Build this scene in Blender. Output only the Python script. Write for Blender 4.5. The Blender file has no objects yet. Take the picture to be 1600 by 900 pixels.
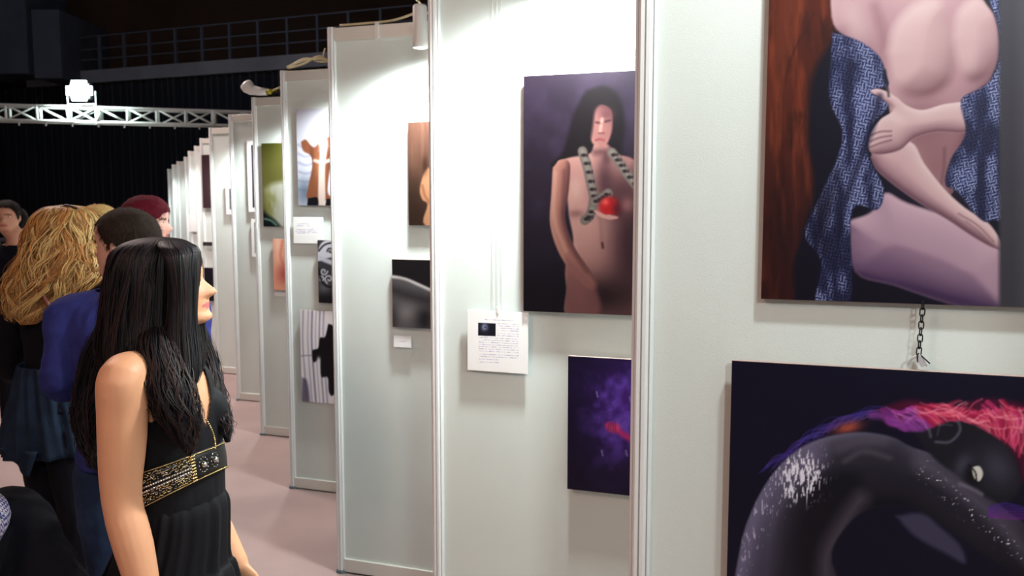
import bpy, bmesh, math, random
import numpy as np
from mathutils import Vector, Matrix

random.seed(7); np.random.seed(7)
S = bpy.context.scene
COL = S.collection
PI = math.pi
R = math.radians

# ------------------------------------------------------------------ camera
FPX, CAMH, TH = 1350.0, 1.71, math.atan(127 / 1350.0)
cd = bpy.data.cameras.new('camera'); cam = bpy.data.objects.new('camera', cd); COL.objects.link(cam)
cam.location = (0, 0, CAMH); cam.rotation_euler = (PI / 2 - TH, 0, 0)
cd.sensor_width = 36; cd.lens = FPX / 1600 * 36; cd.clip_end = 200
cd.dof.use_dof = True; cd.dof.focus_distance = 1.9; cd.dof.aperture_fstop = 7.5
S.camera = cam

# ------------------------------------------------------------------ world + big lights
S.view_settings.view_transform = 'Standard'; S.view_settings.look = 'None'
S.view_settings.gamma = 1; S.view_settings.use_curve_mapping = False
S.view_settings.exposure = 0.0
w = bpy.data.worlds.new('world'); S.world = w; w.use_nodes = True
w.node_tree.nodes['Background'].inputs[0].default_value = (0.62, 0.42, 0.40, 1)
w.node_tree.nodes['Background'].inputs[1].default_value = 0.09

def area(name, loc, target, size, power, color, spread=180):
    d = bpy.data.lights.new(name, 'AREA'); d.size = size; d.energy = power; d.color = color; d.spread = R(spread)
    o = bpy.data.objects.new(name, d); COL.objects.link(o); o.location = loc
    o.rotation_euler = (Vector(target) - Vector(loc)).to_track_quat('-Z', 'Y').to_euler()
    return o
area('hall_floodlight', (0.8, -2.8, 3.6), (-0.3, 3.0, 1.3), 0.35, 58, (0.94, 1.0, 0.97))
area('hall_lamp_warm', (-3.0, -0.9, 4.0), (-1.0, 2.5, 1.1), 1.0, 66, (1.0, 0.62, 0.50))
area('hall_lamp_aisle', (-5.5, 8.0, 6.5), (-3.5, 9.0, 0.0), 1.8, 380, (1.0, 0.80, 0.75))

area('gallery_fill', (-9, 15, 10.5), (-7, 27, 6.5), 2.0, 110, (0.72, 0.82, 1.0))  # unseen dim bluish fill, added to brighten the gallery and block walls
# ------------------------------------------------------------------ helpers
def at(x, y, Y):
    """world point at depth Y (metres in front of the viewpoint) for a measured direction"""
    dx = (x - 800) / FPX; dy = -(y - 450) / FPX; c, s = math.cos(TH), math.sin(TH)
    d = Vector((dx, c + dy * s, -s + dy * c))
    return Vector((0, 0, CAMH)) + d * (Y / d.y)

def s2l(c):
    c = np.asarray(c, dtype=float) / 255.0
    return np.where(c <= 0.04045, c / 12.92, ((c + 0.055) / 1.055) ** 2.4)

def mat(name, color, rough=0.6, metal=0.0, noise=0.0, scale=8, bump=0.0, bscale=200, spec=0.5, emit=None, estr=0, attr=False, sheen=0, aniso=None):
    m = bpy.data.materials.new(name); m.use_nodes = True
    nt = m.node_tree; b = nt.nodes['Principled BSDF']
    c = tuple(s2l(color)) + (1,)
    b.inputs['Base Color'].default_value = c
    b.inputs['Roughness'].default_value = rough; b.inputs['Metallic'].default_value = metal
    b.inputs['Specular IOR Level'].default_value = spec
    if sheen: b.inputs['Sheen Weight'].default_value = sheen
    tc = nt.nodes.new('ShaderNodeTexCoord')
    src = None
    if attr:
        a = nt.nodes.new('ShaderNodeVertexColor'); a.layer_name = 'Col'; src = a.outputs['Color']
    if noise:
        n = nt.nodes.new('ShaderNodeTexNoise'); n.inputs['Scale'].default_value = scale; n.inputs['Detail'].default_value = 5
        nt.links.new(tc.outputs['Object'], n.inputs['Vector'])
        mr = nt.nodes.new('ShaderNodeMapRange'); mr.inputs[1].default_value = 0.3; mr.inputs[2].default_value = 0.7
        mr.inputs[3].default_value = 1 - noise; mr.inputs[4].default_value = 1 + noise
        nt.links.new(n.outputs['Fac'], mr.inputs[0])
        mx = nt.nodes.new('ShaderNodeVectorMath'); mx.operation = 'SCALE'
        if src: nt.links.new(src, mx.inputs[0])
        else: mx.inputs[0].default_value = c[:3]
        nt.links.new(mr.outputs[0], mx.inputs['Scale']); src = mx.outputs[0]
    if src: nt.links.new(src, b.inputs['Base Color'])
    if bump:
        n2 = nt.nodes.new('ShaderNodeTexNoise'); n2.inputs['Scale'].default_value = bscale; n2.inputs['Detail'].default_value = 3
        nt.links.new(tc.outputs['Object'], n2.inputs['Vector'])
        bp = nt.nodes.new('ShaderNodeBump'); bp.inputs['Strength'].default_value = bump; bp.inputs['Distance'].default_value = 0.003
        nt.links.new(n2.outputs['Fac'], bp.inputs['Height']); nt.links.new(bp.outputs[0], b.inputs['Normal'])
    if emit:
        b.inputs['Emission Color'].default_value = tuple(s2l(emit)) + (1,); b.inputs['Emission Strength'].default_value = estr
    return m

def link(name, me, m=None, parent=None, smooth=True):
    o = bpy.data.objects.new(name, me); COL.objects.link(o)
    if m: me.materials.clear(); me.materials.append(m)
    if parent: o.parent = parent
    if smooth and len(me.polygons): me.polygons.foreach_set('use_smooth', [True] * len(me.polygons))
    return o

def obj(name, bm, m=None, parent=None, smooth=False):
    me = bpy.data.meshes.new(name); bm.normal_update(); bm.to_mesh(me); bm.free()
    return link(name, me, m, parent, smooth)

def tag(o, label=None, cat=None, group=None, kind=None):
    if label: o['label'] = label
    if cat: o['category'] = cat
    if group: o['group'] = group
    if kind: o['kind'] = kind
    return o

def empty(name, loc=(0, 0, 0), rz=0, **k):
    o = bpy.data.objects.new(name, None); COL.objects.link(o); o.location = loc; o.rotation_euler = (0, 0, rz)
    o.empty_display_size = 0.1
    return tag(o, **k)

def box(bm, lo, hi, M=None):
    vs = [bm.verts.new((x, y, z)) for z in (lo[2], hi[2]) for y in (lo[1], hi[1]) for x in (lo[0], hi[0])]
    if M is not None:
        for v in vs: v.co = M @ v.co
    for f in ((0, 2, 3, 1), (4, 5, 7, 6), (0, 1, 5, 4), (2, 6, 7, 3), (0, 4, 6, 2), (1, 3, 7, 5)):
        bm.faces.new([vs[i] for i in f])
    return vs

def bevel(bm, d=0.002, seg=1):
    bmesh.ops.bevel(bm, geom=list(bm.edges), offset=d, segments=seg, affect='EDGES', clamp_overlap=True)

def catmull(pts, n):
    P = [np.array(p, float) for p in pts]
    if len(P) < 3: n1 = max(2, n); return [P[0] + (P[-1] - P[0]) * i / n1 for i in range(n1 + 1)]
    P = [2 * P[0] - P[1]] + P + [2 * P[-1] - P[-2]]
    out = []
    for i in range(1, len(P) - 2):
        for k in range(n):
            t = k / n
            a, b, c, d = P[i - 1], P[i], P[i + 1], P[i + 2]
            out.append(0.5 * ((2 * b) + (c - a) * t + (2 * a - 5 * b + 4 * c - d) * t * t + (3 * b - a - 3 * c + d) * t ** 3))
    out.append(P[-2]); return out

def tube(bm, pts, rad, seg=8, closed=False, caps=True):
    pts = [Vector(p) for p in pts]; n = len(pts)
    if not hasattr(rad, '__len__'): rad = [rad] * n
    rings = []; A = None
    for i, p in enumerate(pts):
        if closed: T = pts[(i + 1) % n] - pts[i - 1]
        else: T = pts[min(i + 1, n - 1)] - pts[max(i - 1, 0)]
        T.normalize()
        if A is None: A = T.orthogonal().normalized()
        A = (A - T * A.dot(T)); A = A.normalized() if A.length > 1e-6 else T.orthogonal().normalized()
        B = T.cross(A)
        rings.append([bm.verts.new(p + (A * math.cos(2 * PI * k / seg) + B * math.sin(2 * PI * k / seg)) * rad[i]) for k in range(seg)])
    m = n if closed else n - 1
    for i in range(m):
        a, b = rings[i], rings[(i + 1) % n]
        for k in range(seg): bm.faces.new((a[k], a[(k + 1) % seg], b[(k + 1) % seg], b[k]))
    if caps and not closed:
        bm.faces.new(rings[0][::-1]); bm.faces.new(rings[-1])

def chain(bm, rings, side, sub=4, seg=24, inflate=0.0):
    """rings: (point, half width along side, half depth); smooth loft with rounded ends"""
    side = Vector(side)
    arr = catmull([list(r[0]) + [r[1], r[2]] for r in rings], sub)
    P = [Vector(a[:3]) for a in arr]; ra = [a[3] + inflate for a in arr]; rb = [a[4] + inflate for a in arr]
    n = len(P); fr = []
    for i in range(n):
        T = (P[min(i + 1, n - 1)] - P[max(i - 1, 0)]).normalized()
        A = side - T * side.dot(T)
        A = A.normalized() if A.length > 1e-4 else T.orthogonal().normalized()
        fr.append((P[i], T, A, T.cross(A), ra[i], rb[i]))
    full = []
    p, T, A, B, a, b = fr[0]; e = min(a, b)
    for q in (85, 60, 35): full.append((p - T * e * math.sin(R(q)), A, B, a * math.cos(R(q)), b * math.cos(R(q))))
    for p, T, A, B, a, b in fr: full.append((p, A, B, a, b))
    p, T, A, B, a, b = fr[-1]; e = min(a, b)
    for q in (35, 60, 85): full.append((p + T * e * math.sin(R(q)), A, B, a * math.cos(R(q)), b * math.cos(R(q))))
    rg = [[bm.verts.new(p + A * a * math.cos(2 * PI * k / seg) + B * b * math.sin(2 * PI * k / seg)) for k in range(seg)] for p, A, B, a, b in full]
    for i in range(len(rg) - 1):
        for k in range(seg): bm.faces.new((rg[i][k], rg[i][(k + 1) % seg], rg[i + 1][(k + 1) % seg], rg[i + 1][k]))
    bm.faces.new(rg[0][::-1]); bm.faces.new(rg[-1])

def ball(bm, c, r, seg=12, rings=8):
    if not hasattr(r, '__len__'): r = (r, r, r)
    bmesh.ops.create_uvsphere(bm, u_segments=seg, v_segments=rings, radius=1, matrix=Matrix.Translation(c) @ Matrix.Diagonal((*r, 1)))

def fuse(bm, voxel, smooth=4):
    me = bpy.data.meshes.new('tmp'); bm.normal_update(); bm.to_mesh(me); bm.free()
    o = bpy.data.objects.new('tmp', me); COL.objects.link(o)
    m = o.modifiers.new('r', 'REMESH'); m.mode = 'VOXEL'; m.voxel_size = voxel
    s = o.modifiers.new('s', 'SMOOTH'); s.iterations = smooth; s.factor = 0.5
    dg = bpy.context.evaluated_depsgraph_get(); dg.update()
    out = bpy.data.meshes.new_from_object(o.evaluated_get(dg))
    bpy.data.objects.remove(o); bpy.data.meshes.remove(me)
    return out

def coords(me):
    a = np.empty(len(me.vertices) * 3); me.vertices.foreach_get('co', a); return a.reshape(-1, 3)

def setcol(me, rgb):
    ca = me.color_attributes.new('Col', 'FLOAT_COLOR', 'POINT')
    ca.data.foreach_set('color', np.concatenate([rgb, np.ones((len(rgb), 1))], 1).astype(np.float32).ravel())

def cut(me, keep):
    """drop the faces that have a vertex outside keep(array of coords) -> bool array"""
    k = keep(coords(me)); bm = bmesh.new(); bm.from_mesh(me); bm.verts.ensure_lookup_table()
    bmesh.ops.delete(bm, geom=[v for i, v in enumerate(bm.verts) if not k[i]], context='VERTS')
    bmesh.ops.smooth_vert(bm, verts=[v for v in bm.verts if v.is_boundary], factor=0.5, use_axis_x=True, use_axis_y=True, use_axis_z=True)
    bm.to_mesh(me); bm.free(); return me

def shell(o, t=0.004, offset=-1):
    s = o.modifiers.new('thickness', 'SOLIDIFY'); s.thickness = t; s.offset = offset

# value noise for painting and cloth folds
_T = np.random.rand(64, 64)
def vnoise(x, y, oct=4):
    v = 0; a = 0.5
    for o in range(oct):
        xi = np.floor(x).astype(int); yi = np.floor(y).astype(int); fx = x - xi; fy = y - yi
        fx = fx * fx * (3 - 2 * fx); fy = fy * fy * (3 - 2 * fy)
        g = lambda i, j: _T[(yi + j) % 64, (xi + i) % 64]
        v = v + a * ((g(0, 0) * (1 - fx) + g(1, 0) * fx) * (1 - fy) + (g(0, 1) * (1 - fx) + g(1, 1) * fx) * fy)
        x = x * 2.03 + 11.3; y = y * 2.03 + 5.7; a *= 0.5
    return v

# ------------------------------------------------------------------ materials
M = {}
M['panel'] = mat('panel_laminate', (217, 226, 222), 0.62, noise=0.035, scale=2.2, bump=0.12, bscale=420, spec=0.3)
M['alu'] = mat('white_aluminium', (236, 238, 238), 0.38, metal=0.0, noise=0.03, scale=3, bump=0.03)
M['rail'] = mat('rail_aluminium', (226, 224, 216), 0.4, metal=0.1, noise=0.03, scale=3)
M['dark'] = mat('groove_dark', (92, 104, 110), 0.6, noise=0.05)
M['carpet'] = mat('carpet', (164, 142, 138), 0.95, noise=0.10, scale=1.7, bump=0.8, bscale=260, spec=0.1)
M['wall'] = mat('hall_wall_dark_wood', (70, 44, 26), 0.8, noise=0.25, scale=0.8)
M['wallside'] = mat('hall_wall_dark', (26, 28, 36), 0.9, noise=0.15, scale=0.8)
M['concrete'] = mat('dark_concrete', (92, 96, 108), 0.9, noise=0.15, scale=1.2, bump=0.3, bscale=20)
M['slab'] = mat('gallery_concrete', (148, 150, 156), 0.9, noise=0.15, scale=1.2)
M['curtain'] = mat('navy_curtain', (10, 18, 32), 0.9, noise=0.2, scale=1.0, sheen=0.15)
M['truss'] = mat('truss_aluminium', (214, 222, 218), 0.45, metal=0.0, noise=0.05)
M['lampwhite'] = mat('lamp_white', (235, 235, 232), 0.35, noise=0.02)
M['cable'] = mat('cable_beige', (214, 200, 160), 0.5, noise=0.05)
M['cableblack'] = mat('cable_black', (18, 18, 20), 0.5, noise=0.05)
M['yellow'] = mat('clip_yellow', (170, 165, 40), 0.5, noise=0.05)
M['chain'] = mat('black_chain', (22, 20, 30), 0.35, metal=0.6, noise=0.05)
M['steel'] = mat('steel', (214, 214, 218), 0.3, metal=0.35, noise=0.05)
M['board'] = mat('board_edge', (190, 165, 158), 0.7, noise=0.05)
M['print'] = mat('photo_print', (255, 255, 255), 0.36, attr=True, spec=0.35)
M['paper'] = mat('paper', (248, 246, 252), 0.8, attr=True, spec=0.2)
M['skin'] = mat('skin', (222, 170, 128), 0.48, attr=True, noise=0.03, scale=14, bump=0.05, bscale=300, spec=0.4)
M['eye'] = mat('eye_white', (225, 220, 215), 0.2, noise=0.02)
M['iris'] = mat('iris', (50, 30, 20), 0.2, noise=0.05)
M['haircap'] = mat('short_hair', (20, 18, 20), 0.8, attr=True, spec=0.2, noise=0.2, scale=120, bump=0.6, bscale=500)
M['hairmass'] = mat('hair_mass', (20, 18, 20), 0.8, attr=True, spec=0.12, noise=0.2, scale=60)
M['hair'] = mat('hair', (20, 18, 20), 0.52, attr=True, spec=0.25, noise=0.1, scale=30)
M['black'] = mat('black_jersey', (13, 12, 18), 0.75, noise=0.2, scale=6, bump=0.1, bscale=400, spec=0.25)
M['blackcloth'] = mat('black_cotton', (14, 14, 22), 0.9, noise=0.2, scale=6, bump=0.2, bscale=300, spec=0.15)
M['blue'] = mat('blue_cotton', (46, 50, 112), 0.9, noise=0.12, scale=6, bump=0.3, bscale=250, spec=0.15)
M['denim'] = mat('denim', (30, 42, 60), 0.9, noise=0.3, scale=14, bump=0.5, bscale=350, spec=0.15)
M['jeans'] = mat('jeans', (36, 50, 76), 0.9, noise=0.35, scale=9, bump=0.5, bscale=350, spec=0.15)
M['leather'] = mat('strap_leather', (120, 60, 42), 0.5, noise=0.1)
M['shoe'] = mat('shoe_black', (20, 18, 18), 0.4, noise=0.1)
M['belt'] = mat('belt_black_satin', (10, 10, 14), 0.4, noise=0.1)
M['gold'] = mat('bead_gold', (226, 200, 140), 0.18, metal=1.0, noise=0.1, scale=60)
M['silver'] = mat('bead_silver', (215, 210, 205), 0.15, metal=1.0, noise=0.1, scale=60)
M['plastic'] = mat('stool_plastic', (60, 60, 64), 0.5, noise=0.05)

# ------------------------------------------------------------------ hall shell
def struct(name, lo, hi, m):
    bm = bmesh.new(); box(bm, lo, hi); return tag(obj(name, bm, m), kind='structure')
struct('floor', (-16, -9, -0.1), (12, 30, 0), M['carpet'])
struct('wall_back', (-16, 28, 0), (12, 28.3, 11), M['wall'])
struct('wall_left', (-16.3, -9, 0), (-16, 28.3, 11), M['wallside'])
struct('wall_right', (12, -9, 0), (12.3, 28.3, 11), M['wallside'])
struct('ceiling', (-16.3, -9, 11), (12.3, 28.3, 11.2), M['wallside'])

# gallery slab with its railing, high at the back of the hall
gA = at(40, 108, 26.9); gB = at(760, 60, 21.2); gz = 5.35
gA.z = gB.z = 0
gd = (gB - gA); gl = gd.length; gang = math.atan2(gd.y, gd.x)
bm = bmesh.new(); box(bm, (0, 0, 0), (gl, 3.0, 0.36)); g = obj('gallery_slab', bm, M['slab']); tag(g, kind='structure')
g.location = (gA.x, gA.y, gz); g.rotation_euler = (0, 0, gang)
rl = empty('gallery_railing', (gA.x, gA.y, gz + 0.36), gang, label='dim grey metal railing along the high gallery at the back', cat='railing')
npost = 17
for i in range(npost):
    bm = bmesh.new(); x = 0.1 + (gl - 0.2) * i / (npost - 1); box(bm, (x - .035, 0.05, 0), (x + .035, 0.12, 0.98)); obj('railing_post', bm, M['concrete'], rl)
for z in (0.32, 0.62, 0.98):
    bm = bmesh.new(); box(bm, (0, 0.07, z - .018), (gl, 0.1, z + .018)); obj('rail', bm, M['concrete'], rl)
# block walls upper left
a = at(-60, 0, 25.5); b = at(45, 115, 25.5); struct('trim_1', (a.x, 25.5, b.z), (b.x, 27.9, 8.6), M['concrete'])
a = at(48, 0, 25.0); b = at(97, 122, 25.0); struct('trim_2', (a.x, 25.0, b.z), (b.x, 27.9, at(48, 15, 25).z), M['concrete'])

# curtain hanging below the edge of the gallery
bm = bmesh.new(); nx = 460; zs = [0.0, 1.2, 2.6, 4.0, gz - .01]
rows = []; ex = 1.0
for z in zs:
    row = []
    for i in range(nx + 1):
        u = -.14 + 1.10 * i / nx; p = gA + gd * u; off = .12 + 0.04 * math.sin(i * 0.9 + 0.6 * math.sin(i * .13 + z)) + 0.04 * math.sin(i * .31 + z * .4)
        row.append(bm.verts.new((p.x - math.sin(gang) * off, p.y + math.cos(gang) * off, z)))
    rows.append(row)
for j in range(len(zs) - 1):
    for i in range(nx): bm.faces.new((rows[j][i], rows[j][i + 1], rows[j + 1][i + 1], rows[j + 1][i]))
cu = obj('stage_curtain', bm, M['curtain'], smooth=True); shell(cu, 0.01)
tag(cu, 'dark navy curtain hanging below the gallery across the back', 'curtain')

# lighting truss with a floodlight
tA, tB = at(-40, 187, 15.8), at(420, 194, 17.2)
tz = (at(0, 188, 16.0).z + at(360, 196, 17.0).z) / 2
td = Vector((tB.x - tA.x, tB.y - tA.y, 0)); tl = td.length; tang = math.atan2(td.y, td.x)
tr = empty('lighting_truss', (tA.x, tA.y, tz), tang, label='silver lattice lighting truss spanning in front of the dark curtain', cat='truss')
th_ = 0.27
def bar(name, p, q, r, m, par, seg=8):
    bm = bmesh.new(); tube(bm, [p, q], r, seg); return obj(name, bm, m, par, True)
for y in (0, 0.28):
    for z in (0, th_): bar('chord', (-0.2, y, z), (tl + 0.2, y, z), 0.027, M['truss'], tr)
nb = 10
for i in range(nb + 1):
    x = tl * i / nb
    for y in (0, 0.28): bar('strut', (x, y, 0), (x, y, th_), 0.024 if i % 4 else 0.05, M['truss'], tr)
    if i < nb:
        xa, xb = x, tl * (i + 1) / nb
        bar('brace', (xa, 0, th_), (xb, 0, 0), 0.019, M['truss'], tr)
        if i % 3 == 0: bar('brace', (xa, .28, 0), (xb, .28, th_), 0.014, M['truss'], tr)
        if i % 2: bar('brace', (xa, 0, 0), (xb, 0, th_), 0.014, M['truss'], tr)
for i in range(11):
    x = tl * (i + .6) / 11.5
    bar('hook', (x, 0.02, -0.09), (x, 0.02, -0.02), 0.016, M['steel'], tr)
fl_p = at(125, 142, 16.2)
fd = empty('floodlight', (fl_p.x, fl_p.y, fl_p.z), label='glaring white floodlight mounted on top of the truss', cat='lamp')
bm = bmesh.new(); box(bm, (-.2, -.02, -.15), (.2, .14, .15)); bevel(bm, .02); obj('housing', bm, M['cableblack'], fd)
bm = bmesh.new(); box(bm, (-.235, -.04, -.18), (.235, -.02, .18)); bmesh.ops.bevel(bm, geom=[e for e in bm.edges if abs(e.verts[0].co.y - e.verts[1].co.y) > .01], offset=.10, segments=5, affect='EDGES')
M['glare'] = mat('floodlight_glass', (255, 255, 255), 0.3, emit=(225, 255, 248), estr=40); obj('lens', bm, M['glare'], fd)
bm = bmesh.new(); tube(bm, [(-.26, .05, 0), (-.26, .05, -.24), (.26, .05, -.24), (.26, .05, 0)], .015, 6); obj('bracket', bm, M['steel'], fd)
bar('mount', (0, .05, -.24), (0, .05, tz + th_ - fl_p.z + .03), .03, M['steel'], fd)
ld = bpy.data.lights.new('floodlight_beam', 'SPOT'); ld.energy = 900; ld.color = (.85, 1, .97); ld.spot_size = R(150); ld.spot_blend = .6; ld.shadow_soft_size = .15
lo = bpy.data.objects.new('floodlight_beam', ld); COL.objects.link(lo); lo.location = fl_p + Vector((0, -.12, 0)); lo.rotation_euler = (R(62), 0, R(8))

# ------------------------------------------------------------------ partition bays
AL = R(19); U = Vector((math.cos(AL), -math.sin(AL), 0)); V = Vector((-math.sin(AL), -math.cos(AL), 0))
HP = 2.5
POST = [(0.245, 1.60), (-0.235, 2.70), (-0.799, 3.925), (-1.334, 5.144), (-1.872, 6.38), (-2.423, 7.55), (-3.03, 8.80), (-3.60, 10.13),
        (-4.13, 11.40), (-4.60, 12.44), (-5.20, 13.87), (-5.84, 15.23), (-6.37, 16.37), (-7.22, 18.3)]
POST = [Vector((x, y, 0)) for x, y in POST]
def post_mesh():
    bm = bmesh.new(); pr = []
    r = 0.0215
    for k in range(8):
        a0 = 2 * PI * (k - .5) / 8; a1 = 2 * PI * (k + .5) / 8; am = 2 * PI * k / 8
        p0 = Vector((math.cos(a0), math.sin(a0), 0)) * r; p1 = Vector((math.cos(a1), math.sin(a1), 0)) * r
        n = Vector((math.cos(am), math.sin(am), 0)); t = (p1 - p0).normalized(); mid = (p0 + p1) / 2
        g = .0017
        pr += [p0, mid - t * g, mid - t * g - n * .007, mid + t * g - n * .007, mid + t * g]
    lo = [bm.verts.new(p) for p in pr]; hi = [bm.verts.new(p + Vector((0, 0, HP))) for p in pr]
    for i in range(len(pr)): bm.faces.new((lo[i], lo[(i + 1) % len(pr)], hi[(i + 1) % len(pr)], hi[i]))
    bm.faces.new(lo[::-1]); bm.faces.new(hi)
    me = bpy.data.meshes.new('post'); bm.normal_update(); bm.to_mesh(me); bm.free(); return me
PM = post_mesh()
fm = bpy.data.meshes.new('foot'); bm = bmesh.new(); bmesh.ops.create_cone(bm, cap_ends=True, segments=12, radius1=.03, radius2=.026, depth=.014, matrix=Matrix.Translation((0, 0, .007))); bm.to_mesh(fm); bm.free()

where = ['nearest the camera, with the robe portrait hanging on it', 'second from the camera, with the snake portrait and typed sheet', 'third from the camera, full height seen with white spotlight on top',
         'fourth from the camera, beige cable lying along its top', 'fifth from the camera, black cable bundle lying on its top', 'sixth from the camera, with two narrow white-bordered pictures',
         'seventh from the camera, with one small white-bordered picture', 'eighth from the camera, behind the woman\'s nose, with two dark pictures', 'ninth from the camera, narrow sliver, just past the one with dark pictures',
         'tenth from the camera, fifth from the far end of the row', 'eleventh from the camera, fourth from the far end', 'twelfth from the camera, third from the far end',
         'thirteenth from the camera, second from the far end', 'at the far end of the row, against the dark curtain']
BAY = []
def bay_dirs(i):
    """local frame of bay i: origin P, x = U, y = outward (towards the aisle viewer)"""
    return POST[i]
def add_panel(root, p, d, L, pre=''):
    """one framed board from p along d, length L (centre line), parts parented to root (root frame = world offset)"""
    ang = math.atan2(d.y, d.x); Mx = Matrix.Translation(p) @ Matrix.Rotation(ang, 4, 'Z')
    e = .016
    for nm, m, lo, hi, bv in (('infill_board', M['panel'], (e, -.002, .066), (L - e, .002, HP - .058), 0),
                              ('bottom_rail', M['rail'], (e + .002, -.013, .008), (L - e - .002, .013, .070), .0015),
                              ('top_rail', M['rail'], (e + .002, -.013, HP - .062), (L - e - .002, .013, HP - .004), .0015)):
        bm = bmesh.new(); box(bm, lo, hi)
        if bv: bevel(bm, bv)
        o = obj(nm, bm, m, root); o.matrix_local = Mx
for i, p in enumerate(POST):
    root = empty('exhibition_partition', p, 0, label='pale partition wall bay ' + where[i], cat='partition')
    o = link('post', PM, M['alu'] if i == 0 else None, root, smooth=False); o.location = (0, 0, 0); o.rotation_euler = (0, 0, -AL)
    o = link('post_foot', fm, M['dark'] if i == 0 else None, root, smooth=False)
    if i == 0: L = 0.95
    else: L = (POST[i - 1] - p).dot(U)
    add_panel(root, Vector((0, 0, 0)), U, L)
    # return board of this bay running back from the post to the next bay's inner corner
    if i < len(POST) - 1:
        q = POST[i + 1]; LL = (p - q).dot(V)
        add_panel(root, Vector((0, 0, 0)), -V, LL)
        o = link('post', PM, None, root, smooth=False); o.location = -V * LL; o.rotation_euler = (0, 0, -AL)
    else:
        add_panel(root, Vector((0, 0, 0)), -V, 0.95)
    if i == 0:
        add_panel(root, U * .95, V, 0.95)
        for s in (0, .95): o = link('post', PM, None, root, smooth=False); o.location = U * .95 + V * s
    BAY.append((p, L, root))

def onbay(i, t, z, d=0.0):
    return POST[i] + U * t + V * d + Vector((0, 0, z))
def hit(i, x, y, d=0.015):
    """(t, z) where a sight line meets the plane of bay i, d in front of it"""
    o = Vector((0, 0, CAMH)); r = at(x, y, 1.0) - o; q = POST[i] + V * d
    k = (q - o).dot(V) / r.dot(V); h = o + r * k
    return (h - POST[i]).dot(U), h.z

# spot lamps clipped over the middle of each bay
def spot_lamp(i, power):
    L = BAY[i][1]; t = .57 * L
    p = onbay(i, t, 2.345, .22) if i else onbay(0, t, 2.72, .50)
    names = {0: 'above the robe portrait, just out of frame', 1: 'above the snake portrait, just out of frame', 2: 'hanging over the top rail beside the clip, third bay'}
    r = empty('spot_lamp', p, -AL, label='white cylindrical spot lamp ' + names.get(i, 'over the middle of the %s bay' % ['', '', '', 'fourth', 'fifth', 'sixth', 'seventh', 'eighth', 'ninth', 'tenth', 'eleventh', 'twelfth', 'thirteenth', 'last'][i]), cat='lamp', group='spot lamps over the partition bays')
    bm = bmesh.new()
    prof = [(.024, .168), (.029, .160), (.029, .03), (.031, .022), (.031, 0), (.026, 0), (.026, .05), (.0, .05)]
    rg = [[bm.verts.new((a * math.cos(2 * PI * k / 20), a * math.sin(2 * PI * k / 20), z)) for k in range(20)] for a, z in prof[:-1]]
    for a, b in zip(rg, rg[1:]):
        for k in range(20): bm.faces.new((a[k], a[(k + 1) % 20], b[(k + 1) % 20], b[k]))
    bm.faces.new(rg[-1]); bm.faces.new(rg[0][::-1]); bmesh.ops.recalc_face_normals(bm, faces=bm.faces)
    obj('lamp_body', bm, M['lampwhite'], r, True)
    bm = bmesh.new(); tube(bm, [(0, .0, .12), (0, .06, .15), (0, .17, .165), (0, .203, .15), (0, .203, .13)] if i else [(0, 0, .12), (0, .2, .12), (0, .478, -.08), (0, .483, -.24)], .006, 6); obj('lamp_arm', bm, M['lampwhite'], r, True)
    bm = bmesh.new(); box(bm, (-.016, .198, .10), (.016, .205, .162)); box(bm, (-.016, .198, .157), (.016, .240, .163)); box(bm, (-.016, .235, .11), (.016, .240, .163))
    if i == 0:
        for v in bm.verts: v.co += Vector((0, .28, -.375))
    obj('lamp_clip', bm, M['lampwhite'], r)
    if 'bulb' not in M: M['bulb'] = mat('bulb', (255, 255, 255), .3, emit=(240, 255, 250), estr=25)
    bm = bmesh.new(); ball(bm, (0, 0, .03), (.019, .019, .012)); obj('bulb', bm, M['bulb'], r, True)
    d = bpy.data.lights.new('spot_light', 'SPOT'); d.energy = power; d.color = (.93, 1.0, .985); d.spot_size = R(165); d.spot_blend = .8; d.shadow_soft_size = .05
    o = bpy.data.objects.new('spot_light', d); COL.objects.link(o); o.location = p + Vector((0, 0, -.012))
    tgt = onbay(i, t, 1.2, .02) if i else onbay(0, t, 1.5, 0); o.rotation_euler = (tgt - o.location).to_track_quat('-Z', 'Y').to_euler()
for i in range(len(POST)):
    spot_lamp(i, [56, 120, 125, 90, 75, 75, 75, 75, 75, 75, 75, 75, 75, 75][i])

# clip on the third bay's top rail, cables
t_, z_ = hit(2, 589, 42, .014)
c = empty('rail_clip', onbay(2, t_, 0, 0), -AL, label='small white clip over the top rail left of the spot lamp', cat='clip')
bm = bmesh.new(); box(bm, (-.008, -.019, 2.43), (.008, -.014, 2.505)); box(bm, (-.008, -.019, 2.501), (.008, .019, 2.507)); box(bm, (-.008, .014, 2.45), (.008, .019, 2.505)); obj('clip_plate', bm, M['lampwhite'], c)
def cable(name, pts, r, m, label, cat='cable', group=None):
    bm = bmesh.new(); tube(bm, [Vector(p) for p in catmull([list(p) for p in pts], 8)], r, 6)
    return tag(obj(name, bm, m, None, True), label, cat, group)
cable('lamp_cable', [onbay(2, .04, 2.508, 0), onbay(2, .18, 2.508, .002), onbay(2, .30, 2.512, 0), onbay(2, .42, 2.525, .04), onbay(2, .49, 2.53, .10), onbay(2, .47, 2.57, .16), onbay(2, .50, 2.56, .20), onbay(2, .525, 2.53, .22)], .005, M['cable'], 'thin cream cable running along the top rail into the third bay spot lamp')
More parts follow.
